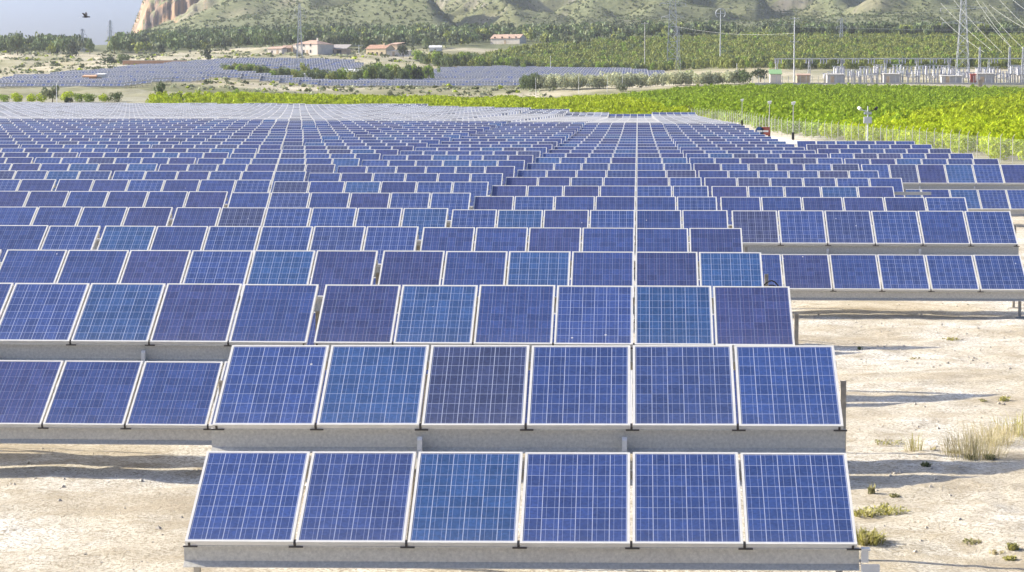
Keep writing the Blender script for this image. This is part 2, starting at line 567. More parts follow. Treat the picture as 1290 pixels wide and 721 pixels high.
def relief(x, y):
    x, y = np.asarray(x, float), np.maximum(np.asarray(y, float), 4.0)
    x, y = x / SC, y / SC
    z = np.zeros_like(x)
    far = y > 700
    if far.any():
        X, Y = x[far], y[far]
        u = U_of(X, Y)
        zz = np.zeros_like(X)
        hill = sstep(1250, 1700, Y) * sstep(150, 190, u)
        n1 = 1 - np.abs(fbm(X / 190, Y / 240, 4, 3))
        n2 = 1 - np.abs(fbm(X / 60, Y / 75, 4, 9))
        zz += hill * ((n1 - 0.75) * 52 + (n2 - 0.75) * 22 + fbm(X / 18, Y / 18, 3, 21) * 2.2)
        for (ua, da), (ub, db), h, rf, lf in SPURS:
            t = (da - Y) / (da - db)
            uc = ua + (ub - ua) * t + 9 * fbm(Y / 90, Y * 0 + ua, 3, 5)
            s = (u - uc) * Y / 2650
            prof = np.where(s > 0, .45 - np.minimum(s / rf, 1) + np.clip((s - rf) / (3.2 * rf), 0, .55), .45 * np.clip(1 + s / lf, 0, 1) ** 1.3)
            am = sstep(1.03, 0.75, t) * sstep(-0.8, 0.0, t)
            zz += 1.15 * h * am * prof * (0.8 + 0.4 * fbm(Y / 60, Y * 0 + ub, 3, 2))
        # the cliff: a fluted rock wall, open to the sky on its left side
        fl = 26 * (1 - np.abs(fbm(u / 13, u * 0, 5, 33))) + 16 * fbm(u / 5, Y / 30, 4, 12, .65)
        hc = np.interp(u, [166, 172, 178, 182, 190, 200, 225, 255, 275, 292], [0, 2, 6, 10, 15, 19, 25, 33, 22, 0])
        hc = hc * (1 + .28 * fbm(u / 7, u * 0 + 3.3, 4, 44))
        q = (Y - 1690 - fl) / 16
        zz += hc * (0.55 * sstep(0, .5, q) + 0.45 * sstep(.9, 1.4, q))
        zz += hc * 0.16 * sstep(-55, 0, Y - 1690 - fl)
        # banks and diggings in the dry ground below the woods
        dry = sstep(690, 800, Y) * sstep(1080, 960, Y) * sstep(700, 560, u)
        zz += dry * (fbm(X / 26, Y / 30, 4, 41) * 2.4)
        z[far] = zz
    mid = (y > 430) & (y <= 760)
    if mid.any():
        X, Y = x[mid], y[mid]
        b = sstep(440, 470, Y) * sstep(700, 640, Y) * sstep(0.07, 0.03, X / Y)
        z[mid] += b * fbm(X / 9, Y / 20, 4, 51) * 0.8
    near = y < 330
    if near.any():
        X, Y = x[near], y[near]
        z[near] += 0.05 * fbm(X / 2.2, Y / 1.5, 3, 61) + 0.028 * fbm(X / 0.5, Y / 0.4, 3, 67) + 0.022 * np.abs(fbm(X / 0.16, Y / 0.3, 2, 69)) * np.clip(fbm(X / 1.3, Y / 1.8, 3, 70) * 3, 0, 1)
    return z * SC


def H(x, y):
    return Hbase(x, y) + relief(x, y)


def h1(x, y):
    return float(H(np.array([x]), np.array([y]))[0])


def hb1(x, y):
    return float(Hbase(np.array([x]), np.array([y]))[0])


_DM = np.exp(np.linspace(math.log(20), math.log(4500), 4000))


def hit(u, v, dmin=20.0):
    """the ground point seen at a photo pixel, no nearer than dmin"""
    q = ray(u, v)
    d = _DM[_DM >= dmin]
    g = H(q[0] * d, d)
    zr = CAM.z + q[2] * d
    k = np.nonzero(zr <= g)[0]
    i = k[0] if len(k) else len(d) - 1
    return Vector((q[0] * d[i], d[i], float(g[i])))


def ground_sheet():
    r = np.concatenate([np.arange(-0.42, -0.26, 0.0022), np.arange(-0.26, -0.19, 0.0009), np.arange(-0.19, 0.235, 0.0017), np.arange(0.235, 0.32, 0.01)])
    d = np.concatenate([np.arange(3, 17, 0.5), np.arange(17, 48, 0.11), np.exp(np.arange(math.log(48), math.log(330), 0.012)),
                        np.exp(np.arange(math.log(330), math.log(1250), 0.011)), np.arange(1260, 1660, 9), np.arange(1660, 1780, 2.5),
                        np.arange(1780, 2620, 12)])
    d = np.where(d > 60, d * SC, d)
    Rg, Dg = np.meshgrid(r, d, indexing='ij')
    # widen the fan near the camera so that the sheet also covers the ground to the sides
    wide = 1 + 5.0 * np.exp(-Dg / 14.0)
    X, Y = Rg * wide * Dg, Dg
    Z = H(X.ravel(), Y.ravel()).reshape(X.shape)
    V = np.stack([X, Y, Z], -1).reshape(-1, 3)
    nr, nd = X.shape
    i, j = np.meshgrid(np.arange(nr - 1), np.arange(nd - 1), indexing='ij')
    a = (i * nd + j).ravel()
    F = np.stack([a, a + nd, a + nd + 1, a + 1], -1)
    # ground cover by place: R = low green growth, G = dry grass, B = bare rock
    x, y = V[:, 0] / SC, V[:, 1] / SC
    u = U_of(x, y)
    n = fbm(x / 30, y / 45, 4, 71)
    green = np.zeros_like(x)
    dryg = np.zeros_like(x)
    rock = np.zeros_like(x)
    wood = sstep(985, 1030, y + 25 * n)
    green += wood * 0.95
    orch = sstep(0.052, 0.062, x / y - 0.02 * sstep(120, 200, y)) * sstep(86, 96, y) * sstep(600, 585, y)
    orch = np.maximum(orch, sstep(312, 330, y - np.interp(x / y, [-.3, -.1, 0], [110, 40, 0])) * sstep(600, 580, y))
    green += orch * 0.55
    bank = sstep(440, 470, y) * (1 - wood)
    green += bank * np.clip(0.30 + 1.3 * fbm(x / 35, y / 30, 5, 87), 0, .75)
    dryg += sstep(440, 470, y) * (1 - wood) * (0.45 + 0.4 * n)
    dryg += wood * sstep(1300, 1700, y) * np.clip(0.1 + 0.9 * n, 0, 0.6)
    dryg += 0.18 * np.clip(fbm(x / 2.5, y / 4, 4, 77) - 0.05, 0, 1) * (y < 120)
    rock += wood * sstep(1300, 1500, y) * np.clip(fbm(x / 55, y / 40, 5, 81) * 1.6 - 0.45, 0, .6)
    tint = np.stack([np.clip(green, 0, 1), np.clip(dryg, 0, 1), np.clip(rock, 0, 1)], -1)

    m, nt, b, L = mat_new("ground")
    at_ = N(nt, "ShaderNodeAttribute", attribute_name="tint")
    sc = N(nt, "ShaderNodeSeparateColor")
    L.new(at_.outputs["Color"], sc.inputs[0])
    geo = N(nt, "ShaderNodeNewGeometry")
    pos = geo.outputs["Position"]
    n_big = noise_(nt, 0.28, 6, 0.62, pos)
    n_mid = noise_(nt, 1.7, 6, 0.65, pos)
    n_fine = noise_(nt, 22, 6, 0.75, pos)
    soil = ramp_(nt, n_big, [(0.34, (0.47, 0.40, 0.29)), (0.47, (0.64, 0.585, 0.47)), (0.60, (0.78, 0.75, 0.67))])
    soil = mix_(nt, ramp_(nt, n_mid, [(0.47, (0, 0, 0)), (0.66, (0.8, 0.8, 0.8))]), soil, (0.43, 0.36, 0.25))
    soil = mix_(nt, ramp_(nt, n_fine, [(0.47, (0, 0, 0)), (0.57, (0.9, 0.9, 0.9))]), soil, (0.35, 0.295, 0.21))
    v = N(nt, "ShaderNodeTexVoronoi")
    v.inputs["Scale"].default_value = 9.0
    L.new(pos, v.inputs["Vector"])
    peb = math_(nt, 'LESS_THAN', v.outputs["Distance"], 0.16)
    soil = mix_(nt, math_(nt, 'MULTIPLY', peb, math_(nt, 'GREATER_THAN', n_mid, 0.5)), soil, (0.42, 0.38, 0.31))
    nveg = noise_(nt, 0.11, 7, 0.7, pos)
    grass = ramp_(nt, nveg, [(0.36, (0.22, 0.20, 0.085)), (0.5, (0.33, 0.29, 0.14)), (0.66, (0.44, 0.39, 0.25))])
    scrub = ramp_(nt, noise_(nt, 0.30, 9, 0.82, pos), [(0.38, (0.056, 0.075, 0.030)), (0.50, (0.112, 0.132, 0.054)), (0.63, (0.195, 0.205, 0.100))])
    rockc = ramp_(nt, noise_(nt, 0.09, 8, 0.7, pos, 1.5), [(0.30, (0.20, 0.17, 0.15)), (0.5, (0.42, 0.34, 0.27)), (0.7, (0.52, 0.45, 0.38))])
    col = mix_(nt, sc.outputs[1], soil, grass)
    col = mix_(nt, sc.outputs[0], col, scrub)
    col = mix_(nt, math_(nt, 'MULTIPLY', sc.outputs[1], math_(nt, 'MULTIPLY', sc.outputs[0], 0.4)), col, grass)
    col = mix_(nt, sc.outputs[2], col, rockc)
    # bare rock where the slope is too steep to hold soil: streaked ochre and grey
    ns = N(nt, "ShaderNodeSeparateXYZ")
    L.new(geo.outputs["True Normal"], ns.inputs[0])
    steep = ramp_(nt, math_(nt, 'ADD', ns.outputs[2], math_(nt, 'MULTIPLY_ADD', nveg, 0.3, -0.15)), [(0.50, (1, 1, 1)), (0.70, (0, 0, 0))])
    ps = N(nt, "ShaderNodeSeparateXYZ")
    L.new(pos, ps.inputs[0])
    st = N(nt, "ShaderNodeCombineXYZ")
    L.new(math_(nt, 'MULTIPLY', ps.outputs[0], 0.16), st.inputs[0])
    L.new(math_(nt, 'MULTIPLY', ps.outputs[1], 0.05), st.inputs[1])
    L.new(math_(nt, 'MULTIPLY', ps.outputs[2], 0.035), st.inputs[2])
    streak = ramp_(nt, noise_(nt, 1.0, 7, 0.68, st.outputs[0], 0.8), [(0.36, (0.10, 0.085, 0.08)), (0.46, (0.27, 0.19, 0.14)), (0.55, (0.40, 0.24, 0.13)), (0.68, (0.36, 0.30, 0.25))])
    greyrock = ramp_(nt, noise_(nt, 1.0, 7, 0.68, st.outputs[0], 0.8), [(0.36, (0.10, 0.092, 0.08)), (0.5, (0.20, 0.18, 0.145)), (0.68, (0.30, 0.275, 0.22))])
    streak = mix_(nt, math_(nt, 'GREATER_THAN', math_(nt, 'ADD', ps.outputs[0], math_(nt, 'MULTIPLY', nveg, 60.0)), -285.0), streak, greyrock)
    far_y = math_(nt, 'GREATER_THAN', ps.outputs[1], 1100.0)
    col = mix_(nt, math_(nt, 'MULTIPLY', steep, far_y), col, streak)
    L.new(col, b.inputs["Base Color"])
    b.inputs["Roughness"].default_value = 0.95
    b.inputs["Specular IOR Level"].default_value = 0.15
    bp = N(nt, "ShaderNodeBump")
    bp.inputs["Strength"].default_value = 0.9
    bp.inputs["Distance"].default_value = 0.05
    hsum = math_(nt, 'ADD', math_(nt, 'MULTIPLY', n_fine, 0.6), math_(nt, 'MULTIPLY', n_mid, 0.9))
    L.new(hsum, bp.inputs["Height"])
    L.new(bp.outputs[0], b.inputs["Normal"])
    o = new_obj("ground", np_mesh("ground", V, F, [m], tint, smooth=True))
    tag(o, kind="structure")
    return o


ground_sheet()

# ------------------------------------------------------------------ solar tables
TILT = math.radians(29.4)
PW, PL, PT, GAP = 0.992, 1.322, 0.045, 1.0167
LOW0 = (0.0, 0.605)                                            # lower edge of the lower row (y, z)
LOW1 = (PL * math.cos(TILT), 0.605 + PL * math.sin(TILT))
UP0 = (LOW1[0] + 0.2985, LOW1[1] + 0.215)
UP1 = (UP0[0] + PL * math.cos(TILT), UP0[1] + PL * math.sin(TILT))
PITCH_Y, Y_FIRST, COL_W, COL_X0 = 6.974, 20.55, 6.168, -1.054

TINT = {  # colour of the silicon, strength of the white grid
    'b': (0.034, 0.069, 0.215, 1.0), 'c': (0.032, 0.085, 0.225, 1.0), 'd': (0.037, 0.066, 0.190, 0.85),
    'p': (0.041, 0.061, 0.178, 0.0), 'q': (0.036, 0.066, 0.202, 0.12), 'n': (0.045, 0.060, 0.145, 0.9),
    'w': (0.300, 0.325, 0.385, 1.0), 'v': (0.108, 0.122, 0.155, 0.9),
}
_rp = random.Random(5)


def pick():
    return _rp.choices('bcdpqn', [20, 8, 13, 24, 28, 7])[0]


def panel_meshes():
    hw, fw = PW / 2, 0.024
    V = [(-hw + fw, fw, -0.003), (hw - fw, fw, -0.003), (hw - fw, PL - fw, -0.003), (-hw + fw, PL - fw, -0.003),
         (-hw + fw, fw, -0.012), (hw - fw, fw, -0.012), (hw - fw, PL - fw, -0.012), (-hw + fw, PL - fw, -0.012)]
    Fs = [(0, 1, 2, 3), (7, 6, 5, 4)]
    uv = [(0, 0), (1, 0), (1, 1), (0, 1), (0, 1), (1, 1), (1, 0), (0, 0)]
    pm = np_mesh("solar_panel", V, Fs, [M['cells'], M['backsheet']], midx=[0, 1], uv=uv)
    f = MB()
    f.box(-hw, -hw + fw, 0, PL, -PT, 0)
    f.box(hw - fw, hw, 0, PL, -PT, 0)
    f.box(-hw + fw, hw - fw, 0, fw, -PT, 0)
    f.box(-hw + fw, hw - fw, PL - fw, PL, -PT, 0)
    return pm, f.mesh("frame", M['frame'])


PANEL_ME, FRAME_ME = panel_meshes()


def channel_prof(y, ztop, h, fl=0.055, t=0.006, lip=0.016):
    """C section open towards the camera, top edge at ztop, web at y + fl"""
    w = y + fl
    return [(w, ztop), (y, ztop), (y, ztop - lip), (y + t, ztop - lip), (y + t, ztop - t), (w - t, ztop - t), (w - t, ztop - h + .05),
            (y - .012, ztop - h + .006), (y - .012, ztop - h), (w, ztop - h + .04)]



def _structure_meshes():
    S = {}
    drop = PT * math.cos(TILT)
    for key, (y0, z0) in (('lower_beam', LOW0), ('upper_beam', UP0)):
        m = MB()
        m.prism(channel_prof(y0 + 0.028, z0 - drop - 0.004, 0.20 if key == 'lower_beam' else 0.235), -3.06, 3.06)
        S[key] = m.mesh("beam", M['galv'])
    for key, (y0, z0) in (('lower_purlin', LOW0), ('upper_purlin', UP0)):
        m = MB()
        s = PL * 0.86
        yy, zz = y0 + s * math.cos(TILT), z0 + s * math.sin(TILT)
        m.box(-3.05, 3.05, yy - 0.03, yy + 0.03, zz - drop - 0.10, zz - drop - 0.012)
        S[key] = m.mesh("purlin", M['galv'])
    m = MB()                                                    # rafter, its upper end peeps out between the rows
    ang = math.atan2(UP0[1] - LOW0[1], UP0[0] - LOW0[0])
    mt = Matrix.Translation((0, LOW0[0] + 0.09, LOW0[1] - 0.20)) @ Matrix.Rotation(math.radians(31.0), 4, 'X')
    m.box(-0.025, 0.025, 0, 2.75, -0.055, 0.03, mat=mt)
    S['rafter'] = m.mesh("rafter", M['galv'])
    m = MB()
    m.box(-0.024, 0.024, UP0[0] - 0.052, UP0[0] + 0.022, LOW1[1] - 0.16, LOW1[1] + 0.075)
    m.prism([(UP0[0] - 0.052, LOW1[1] + 0.075), (UP0[0] + 0.022, LOW1[1] + 0.075), (UP0[0] + 0.022, LOW1[1] + 0.10), (UP0[0] - 0.02, LOW1[1] + 0.10)], -0.024, 0.024)
    S['bracket'] = m.mesh("bracket", M['frame'])
    for key, y, ztop in (('front_post', 0.25, 0.54), ('rear_post', 2.42, 1.78)):
        m = MB()
        m.box(-0.028, 0.028, y - 0.004, y + 0.004, -0.3, ztop)
        m.box(-0.028, -0.022, y + 0.004, y + 0.07, -0.3, ztop)
        m.box(0.022, 0.028, y + 0.004, y + 0.07, -0.3, ztop)
        m.box(-0.10, 0.10, y - 0.09, y + 0.15, -0.3, 0.02)
        S[key] = m.mesh("post", M['post'])
    for key, (y0, z0) in (('lower_clamp', LOW0), ('upper_clamp', UP0)):
        m = MB()
        mt = Matrix.Translation((0, y0, z0)) @ Matrix.Rotation(TILT, 4, 'X')
        m.box(-0.011, 0.011, -0.006, 0.05, -PT - 0.002, -0.014, mat=mt)
        m.box(-0.055, 0.075, y0 + 0.012, y0 + 0.026, z0 - drop - 0.018, z0 - drop - 0.003)
        S[key] = m.mesh("clamp", M['clamp'])
    m = MB()
    m.bar((-3.1, 2.40, 0.25), (-0.6, 2.36, 1.62), 0.022, 5)
    S['brace'] = m.mesh("brace", M['galv'])
    m = MB()                                                    # end bracket bolted to the right end of the lower beam
    y0, z0 = LOW0[0] + 0.03, LOW0[1] - drop - 0.02
    m.box(3.075, 3.14, y0 - 0.012, y0 + 0.012, z0 - 0.11, z0)
    m.box(3.075, 3.155, y0 - 0.03, y0 + 0.05, z0, z0 + 0.02)
    m.box(3.075, 3.24, y0 - 0.012, y0 + 0.012, z0 - 0.20, z0 - 0.13)
    S['end_bracket'] = m.mesh("end_bracket", M['frame'])
    m = MB()
    for k, (a, h) in enumerate(((0.0, 0.0), (0.05, -0.06), (0.1, -0.13))):
        pts = [(3.05 + 0.34 * t / 8, 1.9 - 0.1 * k, 1.64 + h + 0.12 * math.sin(math.pi * t / 8) - 0.26 * (t / 8) ** 2) for t in range(9)]
        m.tube(pts, 0.011, 6)
    S['cable'] = m.mesh("cable", M['black'])
    return S


ST = _structure_meshes()
# the panels the photograph shows nearest the camera, left to right: (row, column) -> lower, upper
NEAR_TINT = {
    (2, 0): ("bdcbbb", "bcnbdb"), (3, 0): ("qbpqbq", "pcqbcp"), (3, -1): ("qppqqb", "pqbcpq"), (4, 0): ("qpbqpq", "pqcqpc"),
    (4, -1): ("ppqbqp", "qqpbcp"), (5, 0): ("qbqpqp", "qqpqqp"), (6, 1): ("qpqbbb", "nbdbqb"), (6, 0): ("qpqpqb", "bcpbqq"),
    (5, -1): ("qqbqpq", "cqbbdb"), (7, 1): ("qbdbqp", "qqpppb"),
}


def table_parts(root, lower, upper, missing=(), clamps=True, cable=False, end_bracket=False):
    for (y0, z0), codes, tier in ((LOW0, lower, 0), (UP0, upper, 1)):
        for i in range(6):
            if (tier, i) in missing:
                continue
            p = new_obj("solar_panel", PANEL_ME, root)
            p.location = ((i - 2.5) * GAP, y0, z0)
            p.rotation_euler = (TILT + math.radians(_rp.uniform(-.14, .14)), math.radians(_rp.uniform(-.05, .05)), 0)
            p.location.z += _rp.uniform(-.002, .002)
            t = TINT[codes[i]]
            k = _rp.uniform(0.92, 1.10)
            p.color = (t[0] * k * _rp.uniform(.93, 1.07), t[1] * k, t[2] * k, t[3])
            fr = new_obj("frame", FRAME_ME, p)
    for k in ('lower_beam', 'upper_beam', 'lower_purlin', 'upper_purlin'):
        new_obj(k.split('_')[1], ST[k], root)
    for i in range(4):
        x = (-2.98, -1.02, 0.95, 2.90)[i]
        if i in (1, 2):
            new_obj("rafter", ST['rafter'], root).location = (x, 0, 0)
            new_obj("bracket", ST['bracket'], root).location = (x, 0, 0)
        else:
            new_obj("post", ST['front_post'], root).location = (x, 0, 0)
            new_obj("post", ST['rear_post'], root).location = (math.copysign(3.12, x), 0, 0)
    new_obj("brace", ST['brace'], root)
    if clamps:
        for k in ('lower_clamp', 'upper_clamp'):
            for i in range(7):
                o = new_obj("clamp", ST[k], root)
                o.location = ((i - 3) * GAP + (0.05 if i == 0 else -0.05 if i == 6 else 0), 0, 0)
    if cable:
        new_obj("cable", ST['cable'], root)
    if end_bracket:
        new_obj("end_bracket", ST['end_bracket'], root)


def table_arrays(seed, lite=False, kinds='bcdpqn', weights=(20, 8, 13, 24, 28, 7), rim=0.024):
    """one table as arrays of quads: cells, frames, beams, posts"""
    rn = random.Random(seed)
    V, Fc, Mi, UV, T = [], [], [], [], []

    def quad(ps, mi, uv=None, t=(1, 1, 1, 1)):
        b = len(V)
        V.extend(ps)
        Fc.append((b, b + 1, b + 2, b + 3))
        Mi.append(mi)
        UV.extend(uv or [(0, 0)] * 4)
        T.extend([t] * 4)

    def box(x0, x1, y0, y1, z0, z1, mi, mt=None):
        p = [Vector((x, y, z)) for z in (z0, z1) for y in (y0, y1) for x in (x0, x1)]
        if mt is not None:
            p = [mt @ q for q in p]
        for f in [(0, 2, 3, 1), (4, 5, 7, 6), (0, 1, 5, 4), (2, 6, 7, 3), (0, 4, 6, 2), (1, 3, 7, 5)]:
            quad([tuple(p[i]) for i in f], mi)

    drop = PT * math.cos(TILT)
    for (y0, z0) in (LOW0, UP0):
        mt = Matrix.Translation((0, y0, z0)) @ Matrix.Rotation(TILT, 4, 'X')
        for i in range(6):
            c = (i - 2.5) * GAP
            hw, fw = PW / 2, rim
            t = TINT[rn.choices(kinds, weights)[0]]
            k = rn.uniform(.90, 1.12)
            t = (t[0] * k, t[1] * k, t[2] * k, t[3])
            ps = [mt @ Vector(q) for q in ((c - hw + fw, fw, -.003), (c + hw - fw, fw, -.003), (c + hw - fw, PL - fw, -.003), (c - hw + fw, PL - fw, -.003))]
            quad([tuple(q) for q in ps], 0, [(0, 0), (1, 0), (1, 1), (0, 1)], t)
            if not lite:
                ps = [mt @ Vector(q) for q in ((c - hw + fw, PL - fw, -.02), (c + hw - fw, PL - fw, -.02), (c + hw - fw, fw, -.02), (c - hw + fw, fw, -.02))]
                quad([tuple(q) for q in ps], 1)
                box(c - hw, c - hw + fw, fw, PL - fw, -PT, 0, 1, mt)
                box(c + hw - fw, c + hw, fw, PL - fw, -PT, 0, 1, mt)
        if lite:
            for i in range(7):
                c = (i - 3) * GAP
                box(c - rim - .012, c + rim + .012, rim, PL - rim, -PT, 0, 1, mt)
        box(-3 * GAP, 3 * GAP, 0, rim, -PT, 0, 1, mt)
        box(-3 * GAP, 3 * GAP, PL - rim, PL, -PT, 0, 1, mt)
        box(-3.06, 3.06, y0 + .05, y0 + .08, z0 - drop - .21, z0 - drop - .004, 2)
    for x in (-3.1, 3.1):
        box(x - .05, x + .05, 2.40, 2.48, -.3, 1.78, 3)
        box(x - .05, x + .05, .22, .30, -.3, .54, 3)
    return np.array(V), np.array(Fc), np.array(Mi), np.array(UV), np.array(T)


TABLE_MATS = [M['cells_far'], M['frame'], M['galv'], M['post']]


def merge_tables(name, spots, variants):
    Vs, Fs, Ms, Us, Ts, b = [], [], [], [], [], 0
    for k, (x, y, z) in enumerate(spots):
        V, Fc, Mi, UV, T = variants[k % len(variants)]
        Vs.append(V + np.array([x, y, z]))
        Fs.append(Fc + b)
        b += len(V)
        Ms.append(Mi)
        Us.append(UV)
        Ts.append(T)
    return np_mesh(name, np.concatenate(Vs), np.concatenate(Fs), TABLE_MATS, np.concatenate(Ts), np.concatenate(Ms), False, np.concatenate(Us))


ORD = ["zeroth", "front", "second", "third", "fourth", "fifth", "sixth", "seventh", "eighth", "ninth", "tenth", "eleventh", "twelfth", "thirteenth",
       "fourteenth", "fifteenth", "sixteenth", "seventeenth", "eighteenth", "nineteenth", "twentieth"]
_TENS = {2: "twenty", 3: "thirty", 4: "forty", 5: "fifty"}


def ordinal(n):
    if n <= 20:
        return ORD[n]
    t, o = divmod(n, 10)
    if o == 0:
        return _TENS[t][:-1] + "ieth"
    return _TENS[t] + "-" + (ORD[o] if o > 1 else "first")


def right_col(n):
    return 0 if n < 6 else 1 if n < 11 else 4 if n == 11 else 2 if n <= 16 else 1


def back_edge(x, y):
    return SC * np.interp(x / y * 1.1, [-.32, -.18, -.075, 0.0], [404, 383, 333, 300])


spots = []
for n in range(2, 70):
    y = Y_FIRST + PITCH_Y * (n - 2)
    for c in range(-30, right_col(n) + 1):
        if n == 2 and c != 0:
            continue
        x = COL_X0 + COL_W * c
        left = ray(0, 300)[0] * y
        right = ray(W_PX, 300)[0] * y
        if x + 3.1 < left - (3.5 if y < 60 else 0.3) or x - 3.1 > right + 0.3:
            continue
        if y > back_edge(x, y):
            continue
        spots.append((n, c, x, y))
spots.sort(key=lambda s: s[3])
GROUP_T = "tilted solar tables in the main field"
near_var = [table_arrays(100 + i) for i in range(10)]
near_me = [np_mesh("solar_table", a[0], a[1], TABLE_MATS, a[4], a[2], False, a[3]) for a in near_var]
lite_var = [table_arrays(300 + i, True) for i in range(12)]
# the rear rows get paler cell tints and wider frame rims
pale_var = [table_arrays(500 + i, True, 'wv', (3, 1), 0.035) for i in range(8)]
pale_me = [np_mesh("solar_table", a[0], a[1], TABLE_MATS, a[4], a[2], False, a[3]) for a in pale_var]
rest, rest_blue = [], []
for k, (n, c, x, y) in enumerate(spots):
    z = hb1(x, y + 1.2) + {3: 0.03, 4: 0.01}.get(n, 0.0)
    if k >= 300:
        (rest_blue if y + PITCH_Y > back_edge(x, y) and x / y > -.06 else rest).append((x, y, z))
        continue
    row = n - 1
    if c == 0:
        where = "directly behind the foremost table"
    elif c < 0:
        where = f"{ordinal(-c) if c < -1 else 'first'} left of foremost table's column"
    else:
        where = f"{ordinal(c) if c > 1 else 'first'} right of foremost table's column"
    if row == 1:
        label = "foremost blue solar table, standing alone on pale ground nearest the camera"
    else:
        label = f"blue solar table, {ordinal(row)} row from front, {where}"
    if (n, c) == (8, 1):
        label = "solar table with a bare beam end where its last upper right panel is missing"
    if n <= 16:
        root = empty("solar_table", (x, y, z))
        lo, up = NEAR_TINT.get((n, c), (None, None))
        lo = lo or "".join(pick() for _ in range(6))
        up = up or "".join(pick() for _ in range(6))
        table_parts(root, lo, up, missing={(1, 5)} if (n, c) == (8, 1) else (), clamps=n <= 6, cable=(n, c) == (4, 0), end_bracket=(n <= 4 and c == 0))
    else:
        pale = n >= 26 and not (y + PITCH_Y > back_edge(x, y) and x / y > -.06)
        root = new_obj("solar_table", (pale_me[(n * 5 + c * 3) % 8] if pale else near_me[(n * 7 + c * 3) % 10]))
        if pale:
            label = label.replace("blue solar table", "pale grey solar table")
        root.location = (x, y, z)
    if n == 2:
        root.rotation_euler = (0, -0.006, 0)
        root.location.z -= 0.01
    tag(root, label, "solar table", GROUP_T)
if rest:
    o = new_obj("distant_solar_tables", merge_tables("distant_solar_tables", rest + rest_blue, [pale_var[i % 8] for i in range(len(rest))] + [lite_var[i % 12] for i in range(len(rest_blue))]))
    tag(o, "pale crowded rows of solar tables at the far end of the main field", "solar tables", kind="stuff")
print("tables", len(spots), "rest", len(rest))

# ------------------------------------------------------------------ vegetation
def gpt(u, d):
    """ground point on the line of photo column u, d layout units away"""
    y = d * SC
    x = ray(u, 120)[0] * y
    return Vector((x, y, h1(x, y)))


def crown(kind, n, seed, leaf):
    """leaf-sized faces through the volume of a crown of unit height and unit radius"""
    rn = rng_(seed)
    if kind == 'bush':
        lumps = [(0, 0, .45, .62)] + [(rn.uniform(-.48, .48), rn.uniform(-.48, .48), rn.uniform(.25, .75), rn.uniform(.28, .48)) for _ in range(8)]
    elif kind == 'pine':
        lumps = []
        for i in range(13):
            t = i / 12
            z = .20 + .72 * t
            rr = (1 - t) ** .75 * .62
            a = rn.uniform(0, 6.28)
            lumps.append((rr * math.cos(a), rr * math.sin(a), z, .16 + .26 * (1 - t)))
            lumps.append((-rr * .7 * math.cos(a + .7), -rr * .7 * math.sin(a + .7), z - .03, .14 + .24 * (1 - t)))
    elif kind == 'tree':
        lumps = [(rn.normal(0, .36), rn.normal(0, .36), rn.uniform(.36, .84), rn.uniform(.24, .42)) for _ in range(13)]
    elif kind == 'scrub':
        lumps = [(0, 0, .35, .6)] + [(rn.uniform(-.6, .6), rn.uniform(-.6, .6), rn.uniform(.2, .6), rn.uniform(.25, .5)) for _ in range(3)]
    L = np.array(lumps)
    w = L[:, 3] ** 2
    k = rn.choice(len(L), n, p=w / w.sum())
    dv = rn.normal(size=(n, 3))
    dv /= np.linalg.norm(dv, axis=1)[:, None]
    rr = rn.uniform(.45, 1.0, n) ** .5
    zs = 0.62 if kind in ('bush', 'scrub') else .55
    C = L[k, :3] + dv * (L[k, 3] * rr)[:, None] * np.array([1, 1, zs])
    C[:, 2] = np.clip(C[:, 2], .03 + .05 * rn.random(n), 1.03)
    nr = dv + rn.normal(size=(n, 3)) * .55 + np.array([0, 0, .25])
    nr /= np.linalg.norm(nr, axis=1)[:, None]
    t = np.cross(nr, rn.normal(size=(n, 3)))
    t /= np.linalg.norm(t, axis=1)[:, None]
    b = np.cross(nr, t)
    s = leaf * rn.uniform(.6, 1.4, n)[:, None]
    e = s * rn.uniform(.5, .9, n)[:, None]
    V = np.stack([C - t * s, C - b * e * .8 + t * s * .1, C + t * s, C + b * e * .8 - t * s * .1], 1).reshape(-1, 3)
    F = np.arange(4 * n).reshape(-1, 4)
    # leaves are not all of one green: young shoots lighter, old ones duller
    v = rn.uniform(.72, 1.28, n) * (1 + .18 * np.sin(k * 2.3))
    hue = rn.normal(0, .05, n)
    return V, F, v, hue


def tinted(base, v, hue):
    b = np.array(base)
    c = v[:, None] * b[None, :]
    c[:, 0] *= 1 + hue
    c[:, 2] *= 1 - hue
    return np.repeat(np.clip(c, 0.004, 0.9), 4, axis=0)


PAL = {
    'lime': (0.42, 0.51, 0.020), 'orchard': (0.30, 0.42, 0.026), 'pine': (0.140, 0.185, 0.075), 'young_pine': (0.265, 0.295, 0.075),
    'dark': (0.072, 0.095, 0.050), 'olive': (0.50, 0.52, 0.32), 'bright': (0.24, 0.34, 0.050), 'scrub': (0.150, 0.175, 0.075), 'grey': (0.17, 0.195, 0.105),
}
VAR = {}
for kind, n, leaf, count in (('bush', 560, .078, 5), ('pine', 260, .11, 5), ('tree', 300, .11, 5)):
    VAR[kind] = [crown(kind, n, 10 + i, leaf) for i in range(count)]
for kind, n, leaf, count in (('bush', 130, .145, 6), ('pine', 40, .26, 6), ('tree', 84, .20, 6), ('scrub', 16, .40, 6)):
    VAR[kind + '_lite'] = [crown(kind, n, 60 + i, leaf) for i in range(count)]


